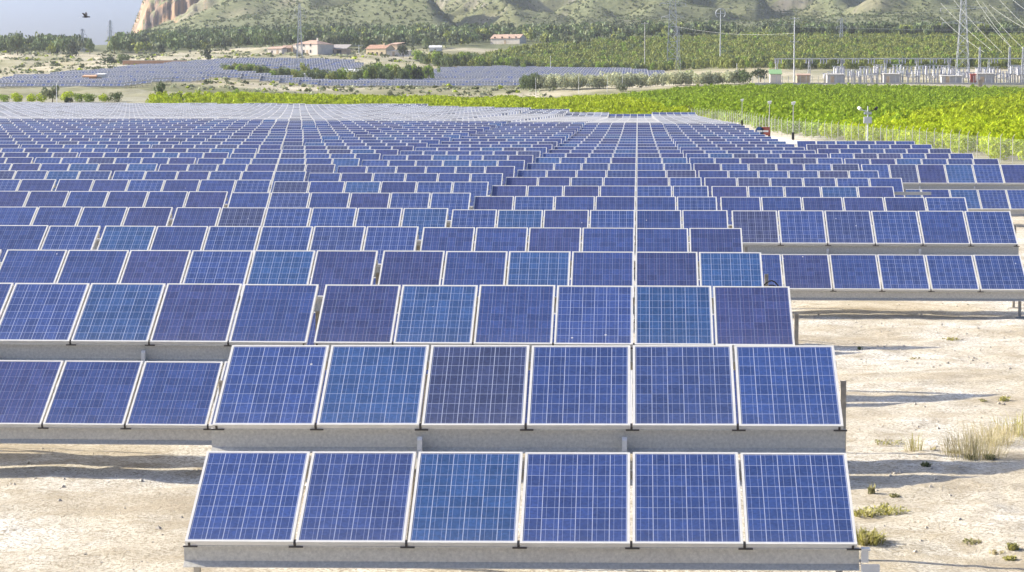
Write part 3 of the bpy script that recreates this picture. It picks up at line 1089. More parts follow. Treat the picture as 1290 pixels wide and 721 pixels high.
def trunk_mesh(seed, thick=.05):
    rn = random.Random(seed)
    m = MB()
    m.bar((0, 0, -.06), (.02, .01, .30), thick * 1.25, 7, 0, thick * .8)
    m.bar((.02, .01, .30), (-.01, .03, .72), thick * .8, 6, 0, thick * .3)
    for i in range(4):
        a = rn.uniform(0, 6.28)
        z = rn.uniform(.25, .5)
        m.bar((0.01, .01, z), (.42 * math.cos(a), .42 * math.sin(a), z + rn.uniform(.12, .28)), thick * .45, 5, 0, thick * .15)
    return m.mesh("trunk", M['bark'])


TRUNKS = [trunk_mesh(i) for i in range(4)]
_crown_cache = {}


def crown_mesh(kind, i, pal):
    key = (kind, i % len(VAR[kind]), pal)
    if key not in _crown_cache:
        V, F, v, hue = VAR[kind][key[1]]
        _crown_cache[key] = np_mesh("crown", V, F, [M['needle'] if kind.startswith('pine') else M['leaf']], tinted(PAL[pal], v, hue))
    return _crown_cache[key]


_tn = [0]


def plant(name, label, cat, p, h, w, kind, pal, group=None, seed=None, trunk=True):
    """one tree or bush: an Empty at the foot, crown and trunk as its parts"""
    _tn[0] += 1
    s = _tn[0] if seed is None else seed
    if not trunk:
        root = new_obj(name, crown_mesh(kind, s, pal))
    else:
        root = empty(name, p)
        new_obj("crown", crown_mesh(kind, s, pal), root)
        new_obj("trunk", TRUNKS[s % 4], root)
    root.location = p
    root.rotation_euler = (0, 0, (s * 2.399) % 6.283)
    root.scale = (w, w, h)
    return tag(root, label, cat, group)


def merge_plants(name, P, Hh, Ww, kind, pals, pidx, mat, seed):
    """P (N,3), one mesh of many small plants"""
    rn = rng_(seed)
    vs, fs, ts, b = [], [], [], 0
    var = VAR[kind]
    pick_ = rn.integers(0, len(var), len(P))
    rot = rn.uniform(0, 6.28, len(P))
    for k, (V, F, v, hue) in enumerate(var):
        for pi in range(len(pals)):
            q = np.nonzero((pick_ == k) & (pidx == pi))[0]
            if not len(q):
                continue
            c, s = np.cos(rot[q])[:, None], np.sin(rot[q])[:, None]
            X = (V[None, :, 0] * c - V[None, :, 1] * s) * Ww[q][:, None] + P[q, 0][:, None]
            Y = (V[None, :, 0] * s + V[None, :, 1] * c) * Ww[q][:, None] + P[q, 1][:, None]
            Z = V[None, :, 2] * Hh[q][:, None] + P[q, 2][:, None]
            A = np.stack([X, Y, Z], -1).reshape(-1, 3)
            t = tinted(PAL[pals[pi]], v, hue)
            T = (t[None] * rn.uniform(.82, 1.18, (len(q), 1, 1))).reshape(-1, 3)
            vs.append(A)
            ts.append(T)
            fs.append(np.arange(len(A)).reshape(-1, 4) + b)
            b += len(A)
    return np_mesh(name, np.concatenate(vs), np.concatenate(fs), [mat], np.concatenate(ts))


# the perimeter line of the site: photo column and distance
FENCE = [(868, 322), (905, 295), (950, 250), (985, 225), (1048, 204), (1110, 185), (1168, 167), (1232, 151), (1310, 138)]


def fence_d(u):
    return np.interp(u, [q[0] for q in FENCE], [q[1] for q in FENCE])


# --- orchard: rows of low trees, ridge after ridge
rn = rng_(7)
rows = []
d = 142.0
while d < 592:
    step = 2.9 / SC
    us = np.arange(195, 1325, 2645 * 2.5 / SC / d)
    for u in us:
        u = u + rn.normal(0, .22) * 2645 * 2.5 / SC / d
        dd = d + rn.normal(0, .5)
        if u > 868:
            ok = dd > fence_d(u) + 4 and dd < 556
        else:
            x = ray(u, 120)[0]
            ok = dd > back_edge(x, 1.0) / SC + 9 and dd < np.interp(u, [200, 330, 420, 600, 680, 770, 830, 868], [436, 448, 480, 530, 490, 515, 550, 556])
        if ok and rn.random() > .04:
            rows.append((u, dd))
    d += step
O_ud = np.array(rows)
O_x = np.array([ray(u, 120)[0] for u, _ in rows]) * O_ud[:, 1] * SC
O_y = O_ud[:, 1] * SC
O_z = H(O_x, O_y)
O_h = rn.uniform(1.55, 2.15, len(rows))
O_w = rn.uniform(1.05, 1.5, len(rows))
vtop = 123 + (CAM.z - O_z - O_h) * 2910 / O_y
lim = np.where(O_ud[:, 0] > 930, 150 - (O_ud[:, 0] - 1060) * .16, 108 + np.maximum(0, O_ud[:, 0] - 740) * .20)
pal = ((vtop + rn.normal(0, 2.0, len(rows))) < lim).astype(int)        # 0 lime, 1 deeper green
order = np.argsort(O_ud[:, 1] + np.where(O_ud[:, 0] < 868, 60, 0))
near_i, far_i = order[:300], order[300:]
for k, i in enumerate(near_i):
    plant("orchard_bush", "leafy yellow-green bush in the dense orchard just behind the site fence", "bush", (O_x[i], O_y[i], O_z[i] - .05),
          O_h[i], O_w[i], 'bush', 'lime' if pal[i] == 0 else 'orchard', "orchard bushes just behind the site fence", trunk=False)
o = new_obj("orchard", merge_plants("orchard", np.stack([O_x, O_y, O_z - .05], -1)[far_i], O_h[far_i], O_w[far_i], 'bush_lite', ['lime', 'orchard'], pal[far_i], M['leaf'], 3))
tag(o, "bright yellow-green orchard filling the slope behind the solar field", "orchard", kind="stuff")
print("orchard", len(rows))


def scatter(name, n, ub, db, hb, wb, kind, pals, weights, seed, mat, label, cat, keep=None, dist='area'):
    rn = rng_(seed)
    u = rn.uniform(ub[0], ub[1], n)
    dd = np.sqrt(rn.uniform(db[0] ** 2, db[1] ** 2, n))
    if keep is not None:
        k = keep(u, dd, rn)
        u, dd = u[k], dd[k]
    q = np.array([ray(a, 120)[0] for a in u])
    x, y = q * dd * SC, dd * SC
    P = np.stack([x, y, H(x, y) - .15], -1)
    hh = rn.uniform(hb[0], hb[1], len(u))
    ww = hh * rn.uniform(wb[0], wb[1], len(u))
    pi = rn.choice(len(pals), len(u), p=weights)
    o = new_obj(name, merge_plants(name, P, hh, ww, kind, pals, pi, mat, seed + 1))
    return tag(o, label, cat, kind="stuff")


def _gaps(u, d, s, k):
    return fbm(u / s, d / (s * .9), 3, k)


# young pine plantation on the right, old pine wood along the foot of the hills, scrub on the slopes
scatter("pine_plantation", 11000, (535, 1330), (762, 1045), (2.6, 4.8), (.36, .50), 'bush_lite', ['young_pine', 'bright', 'pine'], [.76, .12, .12], 11, M['needle'],
        "olive-green young pine plantation covering the rise behind the substation", "pine plantation",
        lambda u, d, r: (d > np.interp(u, [535, 640, 760, 850, 930, 1000, 1330], [858, 858, 850, 840, 795, 775, 775])) & (d < np.interp(u, [535, 600, 660, 760, 900, 1330], [905, 935, 990, 1035, 1045, 1045])) & (_gaps(u, d, 30, 5) > -.5))
scatter("pine_wood", 5600, (-60, 1330), (985, 1330), (4.5, 8.0), (.42, .62), 'tree_lite', ['pine', 'dark', 'young_pine', 'grey'], [.56, .16, .08, .20], 21, M['needle'],
        "grey-green pine wood along the foot of the rocky hills", "pine wood",
        lambda u, d, r: (d > np.interp(u, [-60, 60, 130, 165, 300, 450, 560, 605, 664, 700, 900, 1000, 1330], [950, 960, 1010, 985, 1000, 985, 975, 1085, 1085, 1000, 1055, 1055, 1055]))
        & (d < np.interp(u, [-60, 70, 100, 112, 140, 150, 640, 700, 1000, 1330], [1120, 1090, 1060, 1000, 1000, 1240, 1210, 1200, 1160, 1200]))
        & (_gaps(u, d, 24, 8) > np.where(u > 690, .06, -.28)))
scatter("hill_scrub", 70000, (165, 1330), (1150, 2150), (.6, 2.0), (.55, .95), 'scrub_lite', ['scrub', 'pine', 'grey', 'dark'], [.55, .22, .21, .02], 31, M['leaf'],
        "dark green scrub dotted over the dry rocky hillsides", "scrub",
        lambda u, d, r: (_gaps(u, d / 3, 22, 4) + r.normal(0, .35, len(u)) > -.2) & ~((u < 286) & (d > 1640) & (d < 1790)))
scatter("dry_bank_scrub", 6500, (-60, 700), (440, 1000), (.4, 1.5), (.6, 1.3), 'scrub_lite', ['olive', 'scrub', 'grey', 'lime'], [.45, .25, .2, .1], 41, M['leaf'],
        "low dry scrub scattered over the pale earth banks", "scrub",
        lambda u, d, r: (((d > 575) & (d < 672) & (u > 120)) | ((d > np.interp(u, [0, 160, 300, 420], [730, 775, 830, 862])) & (u < 560))) & (_gaps(u, d, 20, 2) > -.12))

# --- trees and bushes one can tell apart  (column, distance, height, half width, kind, palette, name, category, label)
SINGLE = [
    (66, 428, 4.0, 2.5, 'tree', 'grey', "broad_tree", "tree", "tall dark olive-green tree behind a pale pole on the far left field edge"),
    (87, 427, 1.5, 1.3, 'bush', 'dark', "dark_shrub", "shrub", "small dark round shrub just right of the tall olive-green tree"),
    (145, 431, 2.3, 2.0, 'bush', 'pine', "dark_shrub", "shrub", "dark green shrub at right end of the lime bushes on the field edge"),
    (5, 430, 2.0, 1.7, 'bush', 'bright', "lime_bush", "bush", "dull green bush at the left picture edge behind the solar field"),
    (21, 430, 2.4, 2.1, 'bush', 'lime', "lime_bush", "bush", "big lime-green bush second from the left behind the solar field"),
    (39, 431, 2.2, 1.7, 'bush', 'lime', "lime_bush", "bush", "lime-green bush third from the left behind the solar field"),
    (54, 431, 2.1, 1.6, 'bush', 'lime', "lime_bush", "bush", "lime-green bush touching the tall olive tree on its left side"),
    (84, 434, 2.5, 1.9, 'bush', 'lime', "lime_bush", "bush", "lime-green bush behind the small dark round shrub"),
    (99, 432, 2.1, 1.9, 'bush', 'bright', "lime_bush", "bush", "mid-green bush between the small dark shrub and a wide lime bush"),
    (113, 430, 2.2, 2.1, 'bush', 'bright', "lime_bush", "bush", "wide green bush left of the gap before the dark green shrub"),
    (131, 431, 2.1, 1.7, 'bush', 'lime', "lime_bush", "bush", "lime bush leaning against the dark green shrub"),
    (201, 438, 4.0, 1.35, 'tree', 'pine', "slim_tree", "tree", "slim dark green tree standing alone on the far field edge"),
    (297, 430, 2.8, 1.15, 'bush', 'bright', "orchard_tree", "tree", "bright green tree rising above the left end of orchard strip"),
    (226, 425, 2.2, 1.7, 'bush', 'pine', "dark_shrub", "shrub", "dark green shrub at the left end of the orchard strip"),
    (213, 422, 1.9, 1.5, 'bush', 'bright', "leafy_shrub", "shrub", "leafy shrub at the foot of the slim dark tree"),
    (492, 590, 2.4, 1.2, 'bush', 'grey', "bank_shrub", "shrub", "grey-green shrub on the earth bank above the orchard strip"),
    (446, 668, 1.7, 1.4, 'bush', 'olive', "bank_shrub", "shrub", "small shrub in front of the far solar rows"),
    (262, 868, 6.6, 2.6, 'pine', 'dark', "dark_pine", "tree", "single dark conical pine on the pale earth mound"),
    (139, 830, 4.2, 4.6, 'bush', 'dark', "dark_thicket", "bush", "large dark rounded thicket on the dry slope at left"),
    (157, 850, 4.6, 3.6, 'bush', 'pine', "dark_thicket", "bush", "dark thicket right of and behind the largest dark thicket"),
    (71, 840, 3.0, 3.0, 'bush', 'dark', "dark_thicket", "bush", "dark scrub thicket on the slope below the left wood"),
    (23, 965, 11.0, 4.2, 'tree', 'pine', "tall_pine", "tree", "tallest pine on the skyline at far left"),
    (14, 965, 8.5, 3.0, 'tree', 'pine', "tall_pine", "tree", "pine just left of the tallest skyline pine"),
    (92, 968, 8.5, 3.4, 'pine', 'dark', "tall_pine", "tree", "very dark pine below the left skyline pylon"),
    (114, 975, 8.2, 3.2, 'tree', 'pine', "tall_pine", "tree", "round topped pine right of the left skyline pylon"),
    (145, 985, 8.0, 3.8, 'tree', 'pine', "tall_pine", "tree", "pine below the second skyline pylon at the hill foot"),
    (508, 700, 6.2, 3.2, 'tree', 'pine', "round_tree", "tree", "dark round tree in front of the orange roofed house"),
    (524, 700, 6.6, 3.0, 'tree', 'dark', "round_tree", "tree", "darkest round tree at right end of the grove by the far panels"),
    (468, 702, 6.0, 2.6, 'tree', 'young_pine', "round_tree", "tree", "olive-green tree at left end of the round grove"),
    (486, 702, 6.2, 3.0, 'tree', 'pine', "round_tree", "tree", "mid-green tree inside the grove beside the far panels"),
    (383, 735, 6.2, 2.2, 'tree', 'young_pine', "round_tree", "tree", "bushy tree just right of the lattice pylon foot"),
    (527, 905, 6.0, 3.2, 'tree', 'bright', "bright_tree", "tree", "bright green round tree right of the orange roofed house"),
    (508, 918, 5.8, 3.2, 'tree', 'dark', "dark_tree", "tree", "dark tree behind the right end of the orange roofed house"),
    (806, 660, 3.1, 2.0, 'bush', 'dark', "palm_like_shrub", "shrub", "dark spreading shrub at right end of the far panels"),
    (870, 655, 4.3, 3.0, 'tree', 'bright', "bright_tree", "tree", "bright green tree at the foot of the young pine plantation"),
    (664, 930, 5.0, 3.6, 'tree', 'pine', "round_tree", "tree", "dark round tree beside the pale bank under the hills"),
    (782, 602, 2.8, 2.2, 'bush', 'grey', "bank_shrub", "shrub", "grey shrub on the pale bank below the olive hedge"),
    (958, 655, 4.4, 3.0, 'tree', 'dark', "dark_tree", "tree", "dark tree by the green roofed hut at substation corner"),
    (1000, 1040, 7.5, 4.2, 'tree', 'dark', "dark_tree", "tree", "dark tree at the left end of the tree row below the hills"),
    (1268, 1040, 6.5, 4.2, 'tree', 'dark', "dark_tree", "tree", "dark tree at right edge below the hill"),
]
for (u, d, h, w, kind, pl_, nm, cat, lab) in SINGLE:
    plant(nm, lab, cat, gpt(u, d) - Vector((0, 0, .1)), h, w, kind, pl_, trunk=kind != 'bush')
rn = rng_(99)
for i, u in enumerate(np.linspace(1020, 1205, 15)):  # tree row below the hills, leaves in the dark and pine palettes
    d = 1046 + rn.normal(0, 5)
    plant("row_tree", "dark tree in the tree row between plantation and hills", "tree", gpt(u + rn.normal(0, 2), d), rn.uniform(5.5, 8.5), rn.uniform(2.6, 3.8), 'tree',
          ('dark', 'dark', 'pine')[i % 3], "dark trees in the row between plantation and hills")
belt = [(u, np.interp(u, [280, 460], [704, 706]) + rn.normal(0, 6), rn.uniform(3.0, 4.8) * np.interp(u, [280, 360, 460], [1, 1.05, 1.35])) for u in np.linspace(282, 462, 62)]
belt += [(u, 716 + rn.normal(0, 10), rn.uniform(5.2, 7.4)) for u in np.linspace(462, 538, 26)]
belt += [(u, np.interp(u, [535, 645], [856, 852]) + rn.normal(0, 6), rn.uniform(4.0, 7.0)) for u in np.linspace(535, 660, 34)]
belt += [(u, 846 + rn.normal(0, 4), rn.uniform(3.0, 5.0)) for u in np.linspace(660, 790, 22)]
for i, (u, d, h) in enumerate(belt):
    plant("belt_pine", "young green pine in the tree belt beside the far solar rows", "tree", gpt(u + rn.normal(0, 2.0), d) - Vector((0, 0, .2)), h, h * rn.uniform(.36, .5), 'bush' if i % 3 else 'tree',
          ('young_pine', 'pine', 'bright', 'pine', 'pine')[i % 5], "young pines in the belt beside the far panels")
for i, u in enumerate(np.linspace(658, 942, 46)):
    dark = i < 4 or i > 42
    plant("hedge_tree", "dense green tree at an end of the olive hedge" if dark else "silvery olive tree in the hedge above the orchard", "tree",
          gpt(u + rn.normal(0, 1.5), np.interp(u, [655, 945], [634, 618]) + rn.normal(0, 1.5)), rn.uniform(4.2, 5.2) * np.interp(u, [655, 800, 945], [1.12, 1, .9]), rn.uniform(2.2, 3.0), 'bush', 'pine' if dark else 'olive',
          "green trees at the ends of the olive hedge" if dark else "olive trees of the hedge above the orchard", trunk=False)

# --- far solar field on the slope
far = []
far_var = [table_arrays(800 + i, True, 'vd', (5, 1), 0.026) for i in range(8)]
for n in range(0, 46):
    if n in (7, 8, 15, 16, 24, 25, 33):                        # service lanes of bare soil between the blocks
        continue
    y = (556 + n * 6.35) * SC
    for c in range(-50, 20):
        x = COL_X0 + COL_W * c + 1.5
        u = float(U_of(np.array([x]), np.array([y]))[0])
        d = y / SC
        if u < -25 or u > 848:
            continue
        if d < np.interp(u, [0, 150, 200, 300, 640, 760, 850], [556, 560, 600, 660, 668, 676, 684]):
            continue
        if d > np.interp(u, [0, 30, 100, 165, 250, 330, 450, 470, 540, 640, 682, 683, 790, 850], [612, 650, 690, 752, 800, 832, 850, 700, 800, 850, 855, 838, 838, 740]):
            continue
        if 280 < u < 448 and 692 < d < 765:
            continue
        if 448 <= u < 540 and d > 735:
            continue
        if 98 < u < 138 and 585 < d < 625:
            continue
        far.append((x, y, hb1(x, y + 1.2)))
o = new_obj("far_solar_field", merge_tables("far_solar_field", far, far_var))
tag(o, "far solar field of grey-blue panel rows on the slope below the farmhouses", "solar field", kind="stuff")
print("far tables", len(far))

# ------------------------------------------------------------------ buildings, towers, substation, fence
def px(n, d):
    """metres covered by n photo pixels at d layout units"""
    return n * d * SC / F_PX


def base(u, d, rz=0.0, name="thing"):
    return empty(name, gpt(u, d), rz)


def house(name, label, cat, u0, u1, d, v_eave, depth, roof_h, wall_m, roof_m, rz=0.0, wins=(), door=None, gable='x', roof=True, chimney=False, over=0.25):
    """a house whose front runs from column u0 to u1; wins = (x share, sill height, width, height)"""
    a, b_ = gpt(u0, d), gpt(u1, d)
    cx = (a.x + b_.x) / 2
    z0 = min(a.z, b_.z, h1(cx, d * SC)) - 0.3
    zt = CAM.z + ray((u0 + u1) / 2, v_eave)[2] * d * SC
    hgt = zt - z0
    w = (b_.x - a.x) / math.cos(rz)
    root = empty(name, (cx, d * SC, z0), rz)
    m = MB()
    m.box(-w / 2, w / 2, 0, depth, 0, hgt)
    if roof and gable == 'x' and roof_h > 0:
        m.add([(-w / 2, 0, hgt), (-w / 2, depth, hgt), (-w / 2, depth / 2, hgt + roof_h * .97)], [(0, 1, 2)])
        m.add([(w / 2, 0, hgt), (w / 2, depth, hgt), (w / 2, depth / 2, hgt + roof_h * .97)], [(0, 2, 1)])
    m.build("wall", wall_m, root)
    m = MB()
    t = .14
    if gable == 'x':
        for y0, y1 in ((-over, depth / 2), (depth + over, depth / 2)):
            e = hgt - over * roof_h / (depth / 2) + .02
            m.add([(-w / 2 - over, y0, e), (w / 2 + over, y0, e), (w / 2 + over, y1, hgt + roof_h), (-w / 2 - over, y1, hgt + roof_h),
                   (-w / 2 - over, y0, e + t), (w / 2 + over, y0, e + t), (w / 2 + over, y1, hgt + roof_h + t), (-w / 2 - over, y1, hgt + roof_h + t)],
                  [(0, 1, 2, 3), (4, 5, 6, 7), (0, 1, 5, 4), (3, 2, 6, 7), (0, 3, 7, 4), (1, 2, 6, 5)])
    elif gable == 'mono':
        m.add([(-w / 2 - over, -over, hgt - .1), (w / 2 + over, -over, hgt - .1), (w / 2 + over, depth, hgt + roof_h), (-w / 2 - over, depth, hgt + roof_h),
               (-w / 2 - over, -over, hgt + .06), (w / 2 + over, -over, hgt + .06), (w / 2 + over, depth, hgt + roof_h + .16), (-w / 2 - over, depth, hgt + roof_h + .16)],
              [(0, 1, 2, 3), (4, 5, 6, 7), (0, 1, 5, 4), (3, 2, 6, 7), (0, 3, 7, 4), (1, 2, 6, 5)])
    else:                                                      # hipped
        k = min(depth, w) / 2
        o = over
        m.add([(-w / 2 - o, -o, hgt), (w / 2 + o, -o, hgt), (w / 2 + o, depth + o, hgt), (-w / 2 - o, depth + o, hgt), (-w / 2 + k, depth / 2, hgt + roof_h), (w / 2 - k, depth / 2, hgt + roof_h)],
              [(0, 1, 5, 4), (1, 2, 5), (2, 3, 4, 5), (3, 0, 4), (0, 3, 2, 1)])
    rf = m.build("roof", roof_m, root)
    if chimney:
        m = MB()
        m.box(w * .2, w * .2 + .6, depth * .4, depth * .4 + .6, hgt + roof_h * .4, hgt + roof_h + .9)
        m.build("chimney", wall_m, rf)
    for (sx, zb, ww, wh) in wins:
        m = MB()
        x = -w / 2 + sx * w
        m.box(x - ww / 2, x + ww / 2, -.05, .06, zb, zb + wh)
        f = m.build("window", M['dark_open'], root)
        m = MB()
        m.box(x - ww / 2 - .1, x + ww / 2 + .1, -.12, -.052, zb - .12, zb - .002)
        m.build("sill", M['white'], f)
    if door:
        m = MB()
        x = -w / 2 + door * w
        m.box(x - .55, x + .55, -.06, .06, 0.2, 2.4)
        m.build("door", M['stone'], root)
    return tag(root, label, cat)


house("farmhouse", "large two-storey white farmhouse with a low hipped tile roof", "house", 367.5, 402, 922, 56, 11, 1.9, M['plaster'], M['tile_pale'], -0.58,
      [(.18, 1.2, .9, 1.3), (.45, 1.2, .9, 1.3), (.72, 1.2, .9, 1.3), (.18, 4.0, .9, 1.2), (.45, 4.0, .9, 1.2), (.72, 4.0, .9, 1.2)], .58, 'hip', True, True)
house("farm_annex", "low pinkish annex standing left of the white farmhouse", "outbuilding", 337, 356, 922, 61.5, 4, .9, M['plaster'], M['tile_pale'], -.5, [(.3, 1.0, .8, .9)], .7, 'mono')
house("stone_barn", "small brown stone barn between the annex and white farmhouse", "barn", 356.5, 366.5, 924, 61, 6, 1.3, M['stone'], M['tile_pale'], 0, [(.5, 1.2, .9, .9)], None, 'x')
house("long_shed", "long open shed with a grey-brown sloping roof beside the farmhouse", "shed", 413, 437, 926, 61.5, 8, 1.9, M['stone'], M['shed_roof'], -.15, [(.2, .6, 2.2, 1.6), (.6, .6, 2.2, 1.6)], None, 'mono')
house("orange_house", "ochre house with a bright orange tiled roof and row of openings", "house", 460.5, 487, 938, 61.5, 7, 1.7, M['cream'], M['tile'], -.5,
      [(.12, 1.0, .8, 1.3), (.34, 1.0, .8, 1.3), (.56, 1.0, .8, 1.3), (.8, 1.0, .8, 1.3)], .24, 'x', True, True)
house("stone_house", "rough ochre stone block at right end of the orange-roofed house", "house", 489.5, 501, 950, 56, 6, .8, M['stone'], M['tile_pale'], -.5, [(.5, 1.4, .9, 1.2)], None, 'mono')
house("yard_wall_house", "low pale outbuilding with flat roof in front of the stone block", "outbuilding", 487, 517, 936, 64, 4, .2, M['plaster'], M['concrete'], 0, [(.7, .8, .8, .8)], .3, 'mono')
house("white_hut", "small white hut with a gabled roof under the pine wood", "hut", 541, 556, 965, 60, 5, .9, M['white'], M['white'], 0, [(.5, .8, .8, .9)], None, 'x')
house("hill_house", "long ochre house with a brown roof below the hills, partly hidden by pines", "house", 617.5, 655, 1066, 48.5, 7, 2.0, M['plaster'], M['tile_pale'], -.45,
      [(.15, 3.0, .9, 1.2), (.4, 3.0, .9, 1.2), (.65, 3.0, .9, 1.2), (.88, 3.0, .9, 1.2)], .5, 'x')
house("pump_hut", "small white hut with brown flat roof at top of the orchard", "hut", 1230, 1239.5, 585, 113, 2.4, .3, M['white'], M['tile_pale'], 0, [], .5, 'mono')
house("inverter_hut", "white inverter hut among the far panels below the lattice pylon", "hut", 383, 400, 705, 93.5, 4, .3, M['white'], M['white'], 0, [(.7, .8, .8, .8)], .3, 'mono')
house("inverter_hut", "pale cream gabled hut among the far panels left of the round grove", "hut", 433, 455, 712, 91, 4, .9, M['plaster'], M['white'], 0, [(.2, .6, .8, .8)], .6, 'x')
house("inverter_hut", "white box hut right of the orange block among the left far panels", "hut", 121.5, 131, 606, 94, 3, .2, M['white'], M['white'], 0, [], .5, 'mono')
house("orange_hut", "orange block hut beside a white box among the left far panels", "hut", 104.5, 121, 605, 96.5, 3.2, .3, M['orange'], M['orange'], 0, [(.3, .7, .8, .8)], None, 'mono')
house("transformer_hut", "small white transformer hut at left edge of the far panels", "hut", 12, 19, 600, 102, 2, .2, M['white'], M['white'], 0, [], .5, 'mono')
house("transformer_hut", "low white hut among the left far panels below the pale mound", "hut", 248, 258, 775, 87, 3, .2, M['white'], M['white'], 0, [], .5, 'mono')
house("transformer_hut", "low white hut at top edge of the far panels right of the pale mound", "hut", 306, 316, 800, 82, 3, .2, M['white'], M['white'], 0, [], .5, 'mono')

# long orange wall on the dry slope
a, b_ = gpt(155, 822), gpt(236, 822)
root = empty("boundary_wall", ((a.x + b_.x) / 2, a.y, min(a.z, b_.z) - .5))
w = b_.x - a.x
m = MB()
m.box(-w / 2, w / 2, 0, .3, 0, 2.6)
m.build("wall_panel", M['orange'], root)
m = MB()
m.box(-w / 2 - .05, w / 2 + .05, -.06, .36, 2.603, 2.75)
m.build("coping", M['plaster'], root)
tag(root, "long low orange rendered wall on the dry slope under the cliff", "wall")


def lattice(name, label, u, d, v_top, wb, arms=(), top_w=.6, panels=8, cat="pylon", r=.07, v_base=None):
    """a four-legged steel tower; arms = (height share, half length)"""
    p = gpt(u, d)
    z1 = CAM.z + ray(u, v_top)[2] * d * SC
    hh = z1 - p.z
    root = empty(name, p - Vector((0, 0, .3)))
    lv = [(i / panels) ** .85 * hh for i in range(panels + 1)]

    def wid(z):
        t = z / hh
        k = .62
        return (wb / 2) * (1 - t / k) + (top_w) * (t / k) if t < k else top_w + (top_w * .55 - top_w) * (t - k) / (1 - k)

    m = MB()
    for sx in (-1, 1):
        for sy in (-1, 1):
            m.tube([(sx * wid(z), sy * wid(z), z) for z in lv], r * 1.3, 4)
    m.build("leg_frame", M['steel'], root)
    m = MB()
    for z0, z1_ in zip(lv[:-1], lv[1:]):
        a, b2 = wid(z0), wid(z1_)
        for s in (-1, 1):
            m.bar((-a, s * a, z0), (b2, s * b2, z1_), r * .7, 4)
            m.bar((a, s * a, z0), (-b2, s * b2, z1_), r * .7, 4)
            m.bar((s * a, -a, z0), (s * b2, b2, z1_), r * .7, 4)
            m.bar((s * a, a, z0), (s * b2, -b2, z1_), r * .7, 4)
            m.bar((-b2, s * b2, z1_), (b2, s * b2, z1_), r * .6, 4)
    m.build("lattice", M['steel'], root)
    for t, half in arms:
        m = MB()
        z = t * hh
        ww = wid(z)
        for sx in (-1, 1):
            for sy in (-1, 1):
                m.bar((sx * ww, sy * ww, z), (sx * half, 0, z + .1), r * .8, 4)
                m.bar((sx * ww, sy * ww, z + .9), (sx * half, 0, z + .1), r * .6, 4)
        am = m.build("crossarm", M['steel'], root)
        for sx in (-1, 1):
            m = MB()
            for i in range(7):
                m.bar((sx * half, 0, z - .15 * i), (sx * half, 0, z - .15 * i - .10), .13, 8)
            m.bar((sx * half, 0, z + .1), (sx * half, 0, z - 1.15), .03, 5)
            m.build("insulator", M['porcelain'], am)
    tag(root, label, cat)
    return root, hh


lattice("lattice_pylon", "tall lattice pylon whose foot stands among the right substation gear", 1212, 690, -46, px(17, 690), [(.50, px(26, 690)), (.625, px(28, 690)), (.76, px(26, 690)), (.90, px(20, 690))], top_w=px(3.2, 690), panels=12, r=.10)
lattice("lattice_pylon", "broad lattice pylon rising from the plantation left of the round-headed pole", 847, 860, -20, px(15, 860), [(.62, px(14, 860)), (.78, px(16, 860)), (.92, px(12, 860))], top_w=px(4.4, 860), panels=11, r=.11)
lattice("lattice_pylon", "short lattice pylon in front of the broad plantation pylon", 854, 835, 33, px(6, 835), [(.8, px(5, 835)), (.95, px(4, 835))], top_w=px(1.6, 835), panels=7, r=.08)
lattice("lattice_pylon", "pale slim lattice pylon in front of the white farmhouse", 378, 800, 4, px(9, 800), [(.82, px(8, 800)), (.93, px(6, 800))], top_w=px(1.8, 800), panels=11, r=.08)
lattice("lattice_pylon", "thin grey pylon on the skyline above the left wood", 105, 1010, 36, px(4, 1010), [(.75, px(5, 1010)), (.93, px(3, 1010))], top_w=px(1.1, 1010), panels=7, r=.10)
lattice("lattice_pylon", "taller thin pylon on the skyline beside the foot of the cliff", 140, 1030, 25, px(4.4, 1030), [(.62, px(4, 1030)), (.76, px(3.6, 1030)), (.92, px(2.5, 1030))], top_w=px(1.2, 1030), panels=8, r=.11)
lattice("lattice_pylon", "grey lattice pylon before the dark trees under the hills", 1059, 1000, 22, px(5, 1000), [(.66, px(6, 1000)), (.92, px(5, 1000))], top_w=px(1.4, 1000), panels=8, r=.10)


